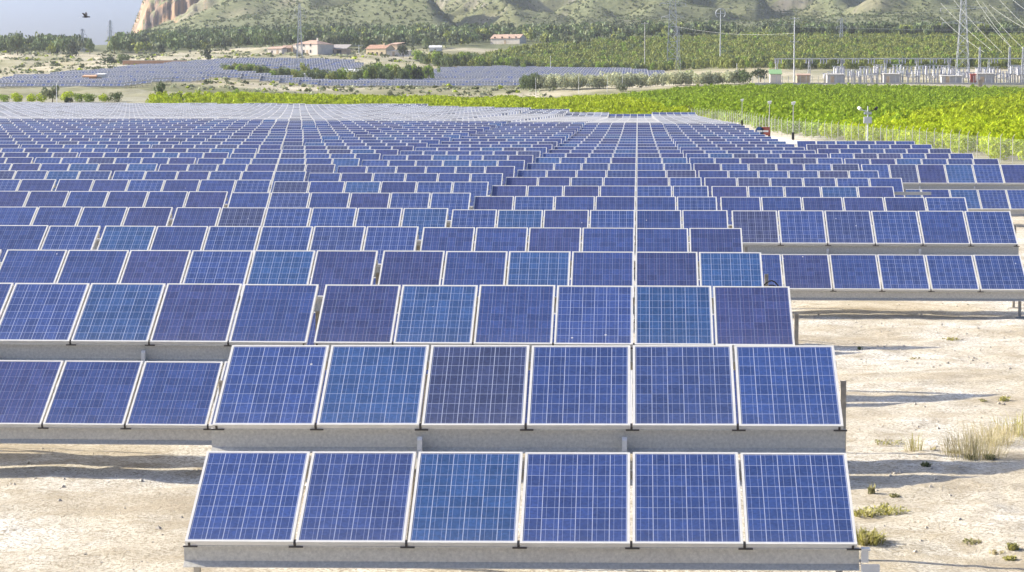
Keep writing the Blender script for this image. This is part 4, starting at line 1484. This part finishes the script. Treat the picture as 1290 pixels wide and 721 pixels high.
def pole(name, label, u, d, v_top, r=.12, arms=(), head=None, cat="pole", mat='concrete', v_base=None):
    p = gpt(u, d)
    hh = CAM.z + ray(u, v_top)[2] * d * SC - p.z
    root = empty(name, p)
    m = MB()
    m.bar((0, 0, -.4), (0, 0, hh), r * 1.25, 8, 0, r * .75)
    m.build("shaft", M[mat], root)
    for t, half in arms:
        m = MB()
        m.box(-half, half, -.06, .06, hh * t - .06, hh * t + .06)
        am = m.build("crossarm", M['steel'], root)
        for sx in (-1, 0, 1):
            m = MB()
            m.bar((sx * half * .95, 0, hh * t + .062), (sx * half * .95, 0, hh * t + .42), .07, 7, 0, .04)
            m.build("insulator", M['porcelain'], am)
    if head == 'hoop':
        m = MB()
        rr = px(6, d)
        m.tube([(rr * math.cos(t), 0, hh - rr + rr * math.sin(t)) for t in np.linspace(-.9, math.pi + .9, 20)], .16, 5)
        m.bar((-rr, 0, hh - rr), (rr, 0, hh - rr), .12, 5)
        m.build("hoop", M['steel'], root)
    if head == 'camera':
        m = MB()
        m.box(-.15, .15, -.07, .07, hh - .08, hh + .08)
        m.bar((-.18, -.02, hh + .10), (.20, -.02, hh + .16), .085, 8)
        m.build("camera_housing", M['white'], root)
        m = MB()
        m.box(-.12, .12, -.06, .06, .25, .95)
        m.build("junction_box", M['black'], root)
    if head == 'mast':
        m = MB()
        m.box(-.33, .33, -.16, .10, hh * .64, hh * .80)
        cab = m.build("cabinet", M['white'], root)
        m = MB()
        m.box(-.28, .28, -.175, -.163, hh * .66, hh * .78)
        m.build("door", M['white'], cab)
        for s in (-1, 1):
            m = MB()
            m.bar((0, 0, hh * .93), (s * .7, 0, hh * .98), .035, 6)
            m.bar((s * .62, -.25, hh * .985), (s * .74, .1, hh * 1.02), .13, 9)
            m.build("camera_housing", M['white'] if s < 0 else M['black'], root)
        m = MB()
        m.bar((0, 0, hh * .86), (0, 0, hh * 1.06), .045, 6)
        m.box(-.3, .3, -.1, .1, hh * .86, hh * .92)
        m.build("lamp_bracket", M['steel'], root)
    return tag(root, label, cat)


pole("power_pole", "tall pole with a round hoop head above the plantation", 907, 860, 11, .22, (), 'hoop', mat='steel')
pole("power_pole", "plain pole with crossarm in plantation left of the broad pylon", 812, 850, 28, .20, [(.97, px(4, 850))], mat='concrete')
pole("power_pole", "tall pole with a crossarm by the green hut at left substation end", 1000, 660, 22, .20, [(.98, px(6, 660)), (.62, px(5, 660))], mat='steel')
pole("power_pole", "small pole with a crossarm between the farmhouse and orange house", 452.5, 935, 57, .16, [(.97, px(5, 885))], mat='steel')
pole("lamp_pole", "thin white pole at right end of the olive hedge", 928, 640, 79.5, .10, mat='white')
pole("lamp_pole", "thin pale pole standing right in front of the tall olive-green tree", 71.3, 422, 104, .07, mat='white')
pole("lamp_pole", "thin grey pole at the far panels' upper edge below the plantation", 693.5, 820, 70, .10, mat='steel')
for i, u in enumerate((675, 729, 765, 784)):
    pole("hedge_pole", ("thin pole at left end of the olive hedge", "thin pole rising through the middle of the olive hedge", "short white pole just above the olive hedge", "pale pole near right end of the olive hedge")[i],
         u, 606 - i, (98, 92, 94, 89)[i], .06, mat='white')
pole("camera_pole", "white camera pole nearest the red and blue signs", 969.5, 213, 130, .045, (), 'camera', "camera pole", 'concrete')
pole("camera_pole", "white camera pole at the end of the white track by the fence", 999.5, 200, 131, .045, (), 'camera', "camera pole", 'concrete')
pole("camera_pole", "thin camera pole farther back near the fence's far corner", 935, 262, 127, .045, (), 'camera', "camera pole", 'concrete')
pole("camera_mast", "camera mast with a white cabinet and paired cameras by the orchard", 1093.5, 178, 137, .07, (), 'mast', "camera mast", 'white')


def sign(name, label, u, v, d, shape, mat):
    y = d * SC
    q = ray(u, v)
    c = Vector((q[0] * y, y, CAM.z + q[2] * y))
    g = h1(c.x, y)
    root = empty(name, (c.x, y, g))
    zc = c.z - g
    m = MB()
    m.bar((0, .05, -.2), (0, .05, zc + .3), .035, 6)
    m.build("stake", M['steel'], root)
    m = MB()
    if shape == 'round':
        n = 20
        vs = [(.44 * math.cos(t), yy, zc + .44 * math.sin(t)) for yy in (-.02, .0) for t in np.linspace(0, 2 * math.pi, n, endpoint=False)]
        m.add(vs, [tuple(range(n)), tuple(range(2 * n - 1, n - 1, -1))] + [(i, (i + 1) % n, n + (i + 1) % n, n + i) for i in range(n)])
    else:
        m.box(-.42, .42, -.02, 0, zc - .42, zc + .42)
    b_ = m.build("board", M[mat], root)
    m = MB()
    m.box(-.27, .27, -.03, -.022, zc - .09, zc + .09)
    m.build("bar_mark", M['white'], b_)
    return tag(root, label, "sign")


sign("warning_sign", "round dark blue sign with a white bar beside the red sign", 957, 165.5, 208, 'round', 'blue')
sign("warning_sign", "square red sign with a white bar beside the round blue sign", 964.5, 165.5, 208, 'square', 'red')

# site fence: posts and wire mesh along the perimeter line
pts = []
for (u0, d0), (u1, d1) in zip(FENCE[:-1], FENCE[1:]):
    a, b_ = gpt(u0, d0), gpt(u1, d1)
    n = max(1, round((b_ - a).length / 2.9))
    for i in range(n):
        q = a.lerp(b_, i / n)
        pts.append(Vector((q.x, q.y, h1(q.x, q.y))))
pts.append(gpt(*FENCE[-1]))
mesh_m, nt, bs, L = mat_new("fence_mesh")
geo = N(nt, "ShaderNodeNewGeometry")
sp = N(nt, "ShaderNodeSeparateXYZ")
L.new(geo.outputs["Position"], sp.inputs[0])
k1 = math_(nt, 'ADD', sp.outputs[0], sp.outputs[2])
k2 = math_(nt, 'SUBTRACT', sp.outputs[0], sp.outputs[2])
w1 = math_(nt, 'LESS_THAN', math_(nt, 'FRACT', math_(nt, 'MULTIPLY', k1, 16.0)), 0.05)
w2 = math_(nt, 'LESS_THAN', math_(nt, 'FRACT', math_(nt, 'MULTIPLY', k2, 16.0)), 0.05)
bs.inputs["Base Color"].default_value = (.42, .42, .40, 1)
L.new(math_(nt, 'MAXIMUM', w1, w2), bs.inputs["Alpha"])
root = empty("site_fence", pts[0])
o0 = pts[0]
m = MB()
for a, b_ in zip(pts[:-1], pts[1:]):
    a, b_ = a - o0, b_ - o0
    m.add([a + Vector((0, 0, .05)), b_ + Vector((0, 0, .05)), b_ + Vector((0, 0, 1.7)), a + Vector((0, 0, 1.7))], [(0, 1, 2, 3)])
m.build("wire_mesh", mesh_m, root)
pm = MB()
pm.bar((0, 0, -.2), (0, 0, 1.8), .022, 6)
pm.bar((0, 0, 1.8), (.10, -.12, 2.0), .018, 5)
pme = pm.mesh("post", M['concrete'])
for q in pts[:98]:
    o = new_obj("post", pme, root)
    o.location = q - o0
tag(root, "tall wire fence on white posts between the solar field and orchard", "fence")

# white track at the field's right corner
tr = [(955, 222), (980, 207), (1003, 199), (1030, 192)]
m = MB()
vs = []
for u, d in tr:
    c = gpt(u, d)
    for s in (-1.7, 1.7):
        x, y = c.x + s * .9, c.y + s * 1.2
        vs.append((x, y, h1(x, y) + .05))
m.add(vs, [(2 * i, 2 * i + 1, 2 * i + 3, 2 * i + 2) for i in range(len(tr) - 1)])
tag(m.build("gravel_track", plain("white_gravel", (.68, .65, .58), .95, 0, .1, 2)), kind="structure")

# --- substation
SD = 632


def sub(u, dd=0):
    return gpt(u, SD + dd)


# long portal carrying the busbars
a, b_ = sub(975, 22), sub(1305, 22)
z_bar = CAM.z + ray(1130, 74)[2] * (SD + 22) * SC
root = empty("busbar_portal", a)
m = MB()
m.box(0, b_.x - a.x, -.22, .22, z_bar - a.z - .18, z_bar - a.z + .18)
m.build("beam", M['wire'], root)
for u in (978, 1019, 1060, 1115, 1155, 1195, 1245, 1290):
    q = sub(u, 22)
    m = MB()
    for s in (-.45, .45):
        m.bar((q.x - a.x + s, 0, -1), (q.x - a.x + s * .4, 0, z_bar - a.z - .185), .12, 5)
    for i in range(5):
        z0 = (z_bar - a.z) * i / 5
        m.bar((q.x - a.x - .4, 0, z0), (q.x - a.x + .4, 0, z0 + 1.2), .06, 4)
    m.build("post", M['steel'], root)
for u in (980, 1019, 1037, 1059, 1077, 1097, 1117, 1136, 1156, 1175, 1193, 1252):
    q = sub(u, 22)
    for s in (-.9, 0, .9):
        m = MB()
        m.bar((q.x - a.x + s, -.3, z_bar - a.z - .2), (q.x - a.x + s, -.3, z_bar - a.z - 1.5), .17, 7)
        m.build("insulator", M['porcelain'], root)
tag(root, "long pale busbar portal spanning the whole substation", "portal")

rn_s = random.Random(4)


def bushing_mesh(h, arms):
    m = MB()
    m.box(-.12, .12, -.12, .12, -.4, h * .5)
    m.box(-.3, .3, -.2, .2, h * .5, h * .54)
    return m, h


def equipment(u, dd, h, kind, label):
    p = sub(u, dd)
    root = empty("switch_gear", p)
    m = MB()
    m.box(-.22, .22, -.2, .2, -.4, h * .5)
    m.box(-.5, .5, -.35, .35, h * .5 + .002, h * .55)
    m.build("stand", M['concrete'], root)
    n = 3 if kind == 'triple' else 1
    for i in range(n):
        m = MB()
        x = (i - (n - 1) / 2) * 1.1
        for k in range(6):
            z = h * .555 + k * h * .07
            m.bar((x, 0, z), (x, 0, z + h * .05), .32, 9, 0, .2)
        m.bar((x, 0, h * .55), (x, 0, h), .09, 6)
        m.build("insulator", M['porcelain'] if rn_s.random() < .4 else M['white'], root)
    if kind == 'triple':
        m = MB()
        m.box(-1.7, 1.7, -.12, .12, h + .002, h + .16)
        m.box(-1.7, 1.7, -.15, .15, h * .555 - .14, h * .55 - .002)
        m.build("crossbar", M['steel'], root)
    return tag(root, label, "switch gear", "pale switch gear standing in rows in the substation")


for i, u in enumerate(np.linspace(1040, 1288, 72)):
    u = u + rn_s.uniform(-2, 2)
    equipment(u, (-2, 5, 12, 18)[i % 4], px(rn_s.uniform(11, 23), SD), 'triple' if i % 3 else 'single', "pale insulator stand in the crowded substation yard")
for i, (u0, u1, dd, v, lab) in enumerate(((1042, 1063, -6, 94, "grey panelled shed at left of the substation yard"), (1113, 1133, -6, 93.5, "grey ribbed transformer housing below the middle of portal"),
                                          (1186, 1212, -6, 96, "long low grey housing at the pylon's left foot"), (1231, 1252, -6, 93, "dark grey ribbed transformer beside the right lightning mast"))):
    house("substation_shed", lab, "shed", u0, u1, SD + dd, v, 3.5, .15, M['grey_wall'], M['concrete'], 0, [], .3, 'mono')
house("red_cabinet", "small dark red cabinet at the lattice pylon's right foot", "cabinet", 1222.5, 1229, SD - 5, 94, 1.2, .1, M['red'], M['red'], 0, [], None, 'mono')
house("green_hut", "green roofed hut at the substation's left corner", "hut", 970, 984, SD + 6, 93.5, 4, 1.3, M['plaster'], M['green'], 0, [], None, 'mono')
house("brown_shed", "low brown shed right of the green roofed hut", "shed", 1004, 1020, SD + 8, 95, 3, .4, M['stone'], M['tile_pale'], 0, [], .4, 'mono')
for u, lab in ((1233.5, "pointed lattice mast beside the dark grey transformer"), (1271, "pointed lattice mast at far right of the substation"), (1288, "lattice mast cut by right picture edge in the substation")):
    lattice("lightning_mast", lab, u, SD + 14, 58, px(3.6, SD), [], top_w=px(1.1, SD), panels=8, cat="mast", r=.10)
# retaining wall along the front of the yard
a, b_ = gpt(948, 606), gpt(1310, 606)
root = empty("yard_wall", (a.x, a.y, 0))
n = 24
m = MB()
prev = None
for i in range(n):
    x0, x1 = a.x + (b_.x - a.x) * i / n, a.x + (b_.x - a.x) * (i + 1) / n
    z = max(h1(x0, a.y), h1(x1, a.y))
    zt = CAM.z + ray(1130, 104.3)[2] * a.y
    m.add([(x0 - a.x, 0, z - 2), (x1 - a.x, 0, z - 2), (x1 - a.x, 0, zt), (x0 - a.x, 0, zt), (x0 - a.x, .3, zt), (x1 - a.x, .3, zt), (x1 - a.x, .3, z - 2), (x0 - a.x, .3, z - 2)],
          [(0, 1, 2, 3), (3, 2, 5, 4), (4, 5, 6, 7)])
m.build("wall_panel", M['plaster'], root)
pm = MB()
pm.box(-.06, .06, .1, .22, 0, 2.0)
pme = pm.mesh("post", M['steel'])
for i in range(49):
    o = new_obj("post", pme, root)
    o.location = ((b_.x - a.x) * i / 48, 0, zt + .002)
tag(root, "long pale yard wall with a post row along the substation front", "wall")


# --- overhead wires
def wire(name, label, a, b_, sag, r, group):
    pts_ = []
    for i in range(25):
        t = i / 24
        q = Vector(a).lerp(Vector(b_), t)
        q.z -= sag * 4 * t * (1 - t)
        pts_.append(q)
    m = MB()
    m.tube(pts_, r, 5)
    return tag(m.build(name, M['wire']), label, "wire", group)


def P3(u, v, d):
    return at(u, v, d * SC)


for (ua, va, ub, vb, sag) in ((1185, 22, 1240, 66, .6), (1185, 4, 1250, 64, .6), (1198, -4, 1262, 66, .6), (1239, 20, 1274, 60, .4), (1238, 3, 1290, 62, .8), (1226, -6, 1272, 57, .5), (1246, 6, 1296, 38, .5), (1256, -4, 1300, 40, .4), (1276, 0, 1304, 20, .3)):
    wire("overhead_wire", "pale overhead wire slanting down to the right from the tall lattice pylon", P3(ua, va, 690), P3(ub, vb, 640), sag, .042, "wires slanting down from the tall pylon")
for (ua, va, da, ub, vb, db, sag) in ((850, 8, 860, 1330, 14, 880, 1.5), (850, 22, 860, 1330, 40, 880, 1.5), (860, 42, 835, 1330, 42, 850, 1.2), (1000, 34, 660, 1330, 33, 860, 1.0), (850, 33, 835, 1000, 42, 660, 1.5)):
    wire("overhead_wire", "thin level overhead wire crossing in front of the hills", P3(ua, va, da), P3(ub, vb, db), sag, .028, "level wires in front of the hills")

# bird over the left wood
root = empty("bird", at(108, 21.5, 300 * SC))
bm_ = MB()
prof = [(-.55, .02), (-.4, .07), (-.1, .13), (.2, .12), (.42, .08), (.55, .10), (.66, .03)]
for (x0, r0), (x1, r1) in zip(prof[:-1], prof[1:]):
    bm_.bar((x0, 0, 0), (x1, 0, .02 if x1 > .4 else 0), r0, 8, 0, r1)
for s in (-1, 1):                                              # wings raised in mid-beat
    up = .62 if s > 0 else .45
    bm_.add([(.22, s * .08, .05), (-.18, s * .08, .05), (-.26, s * .55, .05 + up * .6), (.10, s * .6, .05 + up * .7), (-.30, s * 1.0, .05 + up), (-.12, s * 1.05, .08 + up),
             (.22, s * .08, .075), (-.18, s * .08, .075), (-.26, s * .55, .07 + up * .6), (.10, s * .6, .075 + up * .7), (-.30, s * 1.0, .065 + up), (-.12, s * 1.05, .095 + up)],
            [(0, 1, 2, 3), (3, 2, 4, 5), (6, 7, 8, 9), (9, 8, 10, 11), (0, 3, 9, 6), (3, 5, 11, 9), (1, 2, 8, 7), (2, 4, 10, 8), (4, 5, 11, 10)])
bm_.build("body", M['feather'], root)
m = MB()
m.add([(-.5, -.06, 0), (-.5, .06, 0), (-1.0, .2, -.02), (-1.0, -.2, -.02), (-.5, -.06, .03), (-.5, .06, .03), (-1.0, .2, .0), (-1.0, -.2, .0)],
      [(0, 1, 2, 3), (4, 5, 6, 7), (0, 1, 5, 4), (1, 2, 6, 5), (2, 3, 7, 6), (3, 0, 4, 7)])
m.build("tail", M['white'], root)
tag(root, "dark bird with a pale tail flying in the clear sky at left", "bird")

# ------------------------------------------------------------------ weeds, grass and stones on the near ground
GRASS_C = {'straw': (0.60, 0.52, 0.30), 'green': (0.30, 0.30, 0.14), 'yellow': (0.50, 0.47, 0.15), 'mixed': (0.46, 0.42, 0.22), 'dark': (0.13, 0.16, 0.07)}


def tuft(name, label, cat, u, v, h, spread, n, cols, seed, lean=0.5, leafy=0.0):
    rn = rng_(seed)
    p = hit(u, v, 17)
    h, spread, n = (h * 1.05, spread * 1.5, int(n * .6)) if name == 'dry_grass' else (h * .62, spread * .9, int(n * .42))
    vs, fs, ts = [], [], []
    for i in range(n):
        a = rn.uniform(0, 6.283)
        r0 = spread * rn.random() ** .7 * .55
        b0 = np.array([r0 * math.cos(a), r0 * math.sin(a), -.01])
        aa = a + rn.normal(0, .7)
        l = h * rn.uniform(.45, 1.1)
        ln = lean * rn.uniform(.2, 1.5)
        w = rn.uniform(.0025, .006) * (.62 if name == 'dry_grass' else 1) * (1 + 2.2 * leafy * rn.random())
        side = np.array([-math.sin(aa), math.cos(aa), 0]) * w
        b1 = b0 + np.array([math.cos(aa) * ln * l * .35, math.sin(aa) * ln * l * .35, l * .6])
        b2 = b0 + np.array([math.cos(aa) * ln * l, math.sin(aa) * ln * l, l * (1 - .3 * ln)])
        k = len(vs)
        vs += [b0 - side, b0 + side, b1 + side * .8, b1 - side * .8, b2 + side * .25, b2 - side * .25]
        fs += [(k, k + 1, k + 2, k + 3), (k + 3, k + 2, k + 4, k + 5)]
        c = np.array(GRASS_C[cols[rn.integers(len(cols))]]) * rn.uniform(.7, 1.25)
        ts += [c * .85, c * .85, c, c, c * 1.1, c * 1.1]
    # flat leaves near the ground
    for i in range(int(n * leafy)):
        a = rn.uniform(0, 6.283)
        r0 = spread * rn.random() ** .6 * .6
        c0 = np.array([r0 * math.cos(a), r0 * math.sin(a), rn.uniform(.01, h * .55)])
        s = rn.uniform(.012, .03)
        t = rn.normal(size=3) * np.array([1, 1, .5])
        t /= np.linalg.norm(t)
        q = np.cross(t, rn.normal(size=3))
        q /= np.linalg.norm(q)
        k = len(vs)
        vs += [c0 - t * s, c0 - q * s * .6, c0 + t * s, c0 + q * s * .6]
        fs += [(k, k + 1, k + 2, k + 3)]
        c = np.array(GRASS_C[cols[rn.integers(len(cols))]]) * rn.uniform(.7, 1.25)
        ts += [c] * 4
    o = new_obj(name, np_mesh(name, np.array(vs), np.array(fs), [M['grass']], np.array(ts)))
    o.location = p
    return tag(o, label, cat)


TUFTS = [
    ("dry_grass", "big feathery clump of dry straw grass by the right picture edge", "grass clump", 1226, 575, .42, .50, 620, ('straw', 'straw', 'mixed'), .8, 0),
    ("dry_grass", "second half of dry grass clump nearer the right edge, fuller and straw coloured", "grass clump", 1250, 560, .36, .46, 420, ('straw', 'straw'), .9, 0),
    ("dry_grass", "yellowing grass patch cut by the right picture edge", "grass clump", 1282, 548, .34, .42, 320, ('yellow', 'straw', 'mixed'), .7, .2),
    ("dry_grass", "single thin upright tuft of straw grass left of the big clump", "grass clump", 1151, 568, .26, .16, 150, ('straw', 'yellow'), .6, 0),
    ("green_weed", "low green tuft at the foot of the big dry clump", "weed", 1222, 579, .12, .14, 120, ('green', 'dark'), .7, .6),
    ("green_weed", "dark green tuft right of the clump's foot", "weed", 1246, 579, .13, .16, 120, ('green', 'dark'), .8, .6),
    ("green_weed", "low weed in the upper band of table shadow", "weed", 1167, 588, .11, .12, 110, ('dark', 'green'), .8, .8),
    ("green_weed", "thin upright weed in the lower band of table shadow", "weed", 1098, 622, .22, .08, 70, ('green', 'mixed'), .3, .8),
    ("green_weed", "small weed below the tip of the lower shadow band", "weed", 1126, 626, .08, .12, 90, ('green', 'mixed'), .9, .6),
    ("green_weed", "spreading weed patch beside the front table's right upper side", "weed", 1116, 645, .14, .46, 330, ('mixed', 'yellow', 'green'), .8, .8),
    ("green_weed", "short weed row close against the front table's right edge", "weed", 1090, 650, .16, .26, 200, ('yellow', 'mixed'), .7, .8),
    ("yellow_weed", "bushy yellow-green weed at the front table's right lower corner", "weed", 1092, 684, .26, .36, 460, ('yellow', 'mixed', 'yellow'), .7, 1.0),
    ("green_weed", "flat weed on pale ground left of the lower right corner", "weed", 1224, 684, .07, .20, 120, ('mixed', 'green'), 1.0, .6),
    ("green_weed", "small fresh green weed standing near the lower right corner", "weed", 1275, 693, .15, .12, 120, ('green', 'yellow'), .6, .8),
    ("green_weed", "smallest fresh weed just below the upright corner weed", "weed", 1272, 706, .10, .12, 90, ('green', 'yellow'), .8, .8),
    ("green_weed", "weak sprawling weed left of the two corner weeds", "weed", 1256, 698, .06, .14, 70, ('mixed', 'straw'), 1.0, .5),
    ("green_weed", "sparse weeds behind the straw tuft at table corner height", "weed", 1118, 558, .07, .40, 120, ('mixed', 'green'), 1.0, .6),
    ("green_weed", "tiny weed between straw tuft and big dry clump", "weed", 1176, 567, .09, .10, 50, ('mixed', 'straw'), .6, .4),
    ("green_weed", "low weed left of the big dry clump's foot", "weed", 1200, 571, .08, .22, 90, ('mixed', 'green'), .9, .5),
    ("green_weed", "dark sprig in the shadow beside the second table row", "weed", 1083, 441, .16, .10, 60, ('dark',), .6, .5),
    ("green_weed", "yellowish weed on the pale ground before the right hand tables", "weed", 1198, 428, .10, .32, 130, ('yellow', 'mixed'), .9, .7),
    ("green_weed", "small dry weed alone on open ground below the yellowish weed", "weed", 1152, 453, .08, .16, 60, ('mixed', 'straw'), 1.0, .4),
    ("green_weed", "weed at the tip of the upper far shadow band", "weed", 1265, 505, .16, .16, 110, ('yellow', 'green'), .7, .6),
    ("green_weed", "small weed under the tip of the far shadow band", "weed", 1238, 506, .08, .12, 70, ('green', 'mixed'), .9, .6),
]
for i, (nm, lab, cat, u, v, h, sp_, n, cols, lean, leafy) in enumerate(TUFTS):
    tuft(nm, lab, cat, u, v, h, sp_, n, cols, 700 + i, lean, leafy)


def stones():
    rn = rng_(55)
    n = 8500
    y = rn.uniform(19.5, 62, n)
    x = np.where(rn.random(n) < .72, rn.uniform(1.5, 11.5, n), rn.uniform(-11, -3.8, n))
    k = fbm(x / 1.6, y / 1.6, 3, 91) + rn.normal(0, .25, n) > .0
    x, y = x[k], y[k]
    n = len(x)
    z = H(x, y)
    s = .008 + .03 * rn.random(n) ** 4
    base_v = np.array([(1, 0, 0), (0, 1, 0), (-1, 0, 0), (0, -1, 0), (0, 0, .7), (0, 0, -.5)])
    tri = np.array([(0, 1, 4), (1, 2, 4), (2, 3, 4), (3, 0, 4), (1, 0, 5), (2, 1, 5), (3, 2, 5), (0, 3, 5)])
    V = base_v[None] * (s[:, None, None] * rn.uniform(.6, 1.4, (n, 6, 1)))
    a = rn.uniform(0, 6.28, n)
    c, sn = np.cos(a)[:, None], np.sin(a)[:, None]
    V = np.stack([V[..., 0] * c - V[..., 1] * sn, V[..., 0] * sn + V[..., 1] * c, V[..., 2]], -1)
    V += np.stack([x, y, z + s * .15], -1)[:, None]
    F = tri[None] + (np.arange(n) * 6)[:, None, None]
    o = new_obj("loose_stones", np_mesh("loose_stones", V.reshape(-1, 3), F.reshape(-1, 3), [M['pebble']]))
    tag(o, "small loose stones strewn over the pale gravel ground", "stones", kind="stuff")


stones()

# ------------------------------------------------------------------ the air between here and the hills
m = bpy.data.materials.new("haze")
m.use_nodes = True
hn = m.node_tree
hn.nodes.clear()
ho = hn.nodes.new("ShaderNodeOutputMaterial")
pv = hn.nodes.new("ShaderNodeVolumePrincipled")
pv.inputs["Color"].default_value = (0.86, 0.91, 1.0, 1)
pv.inputs["Density"].default_value = HAZE
pv.inputs["Anisotropy"].default_value = 0.3
hn.links.new(pv.outputs[0], ho.inputs["Volume"])
hb = MB()
hb.box(-4200, 4200, -60, 2960, -16, 900)
tag(hb.build("haze", m), kind="stuff")
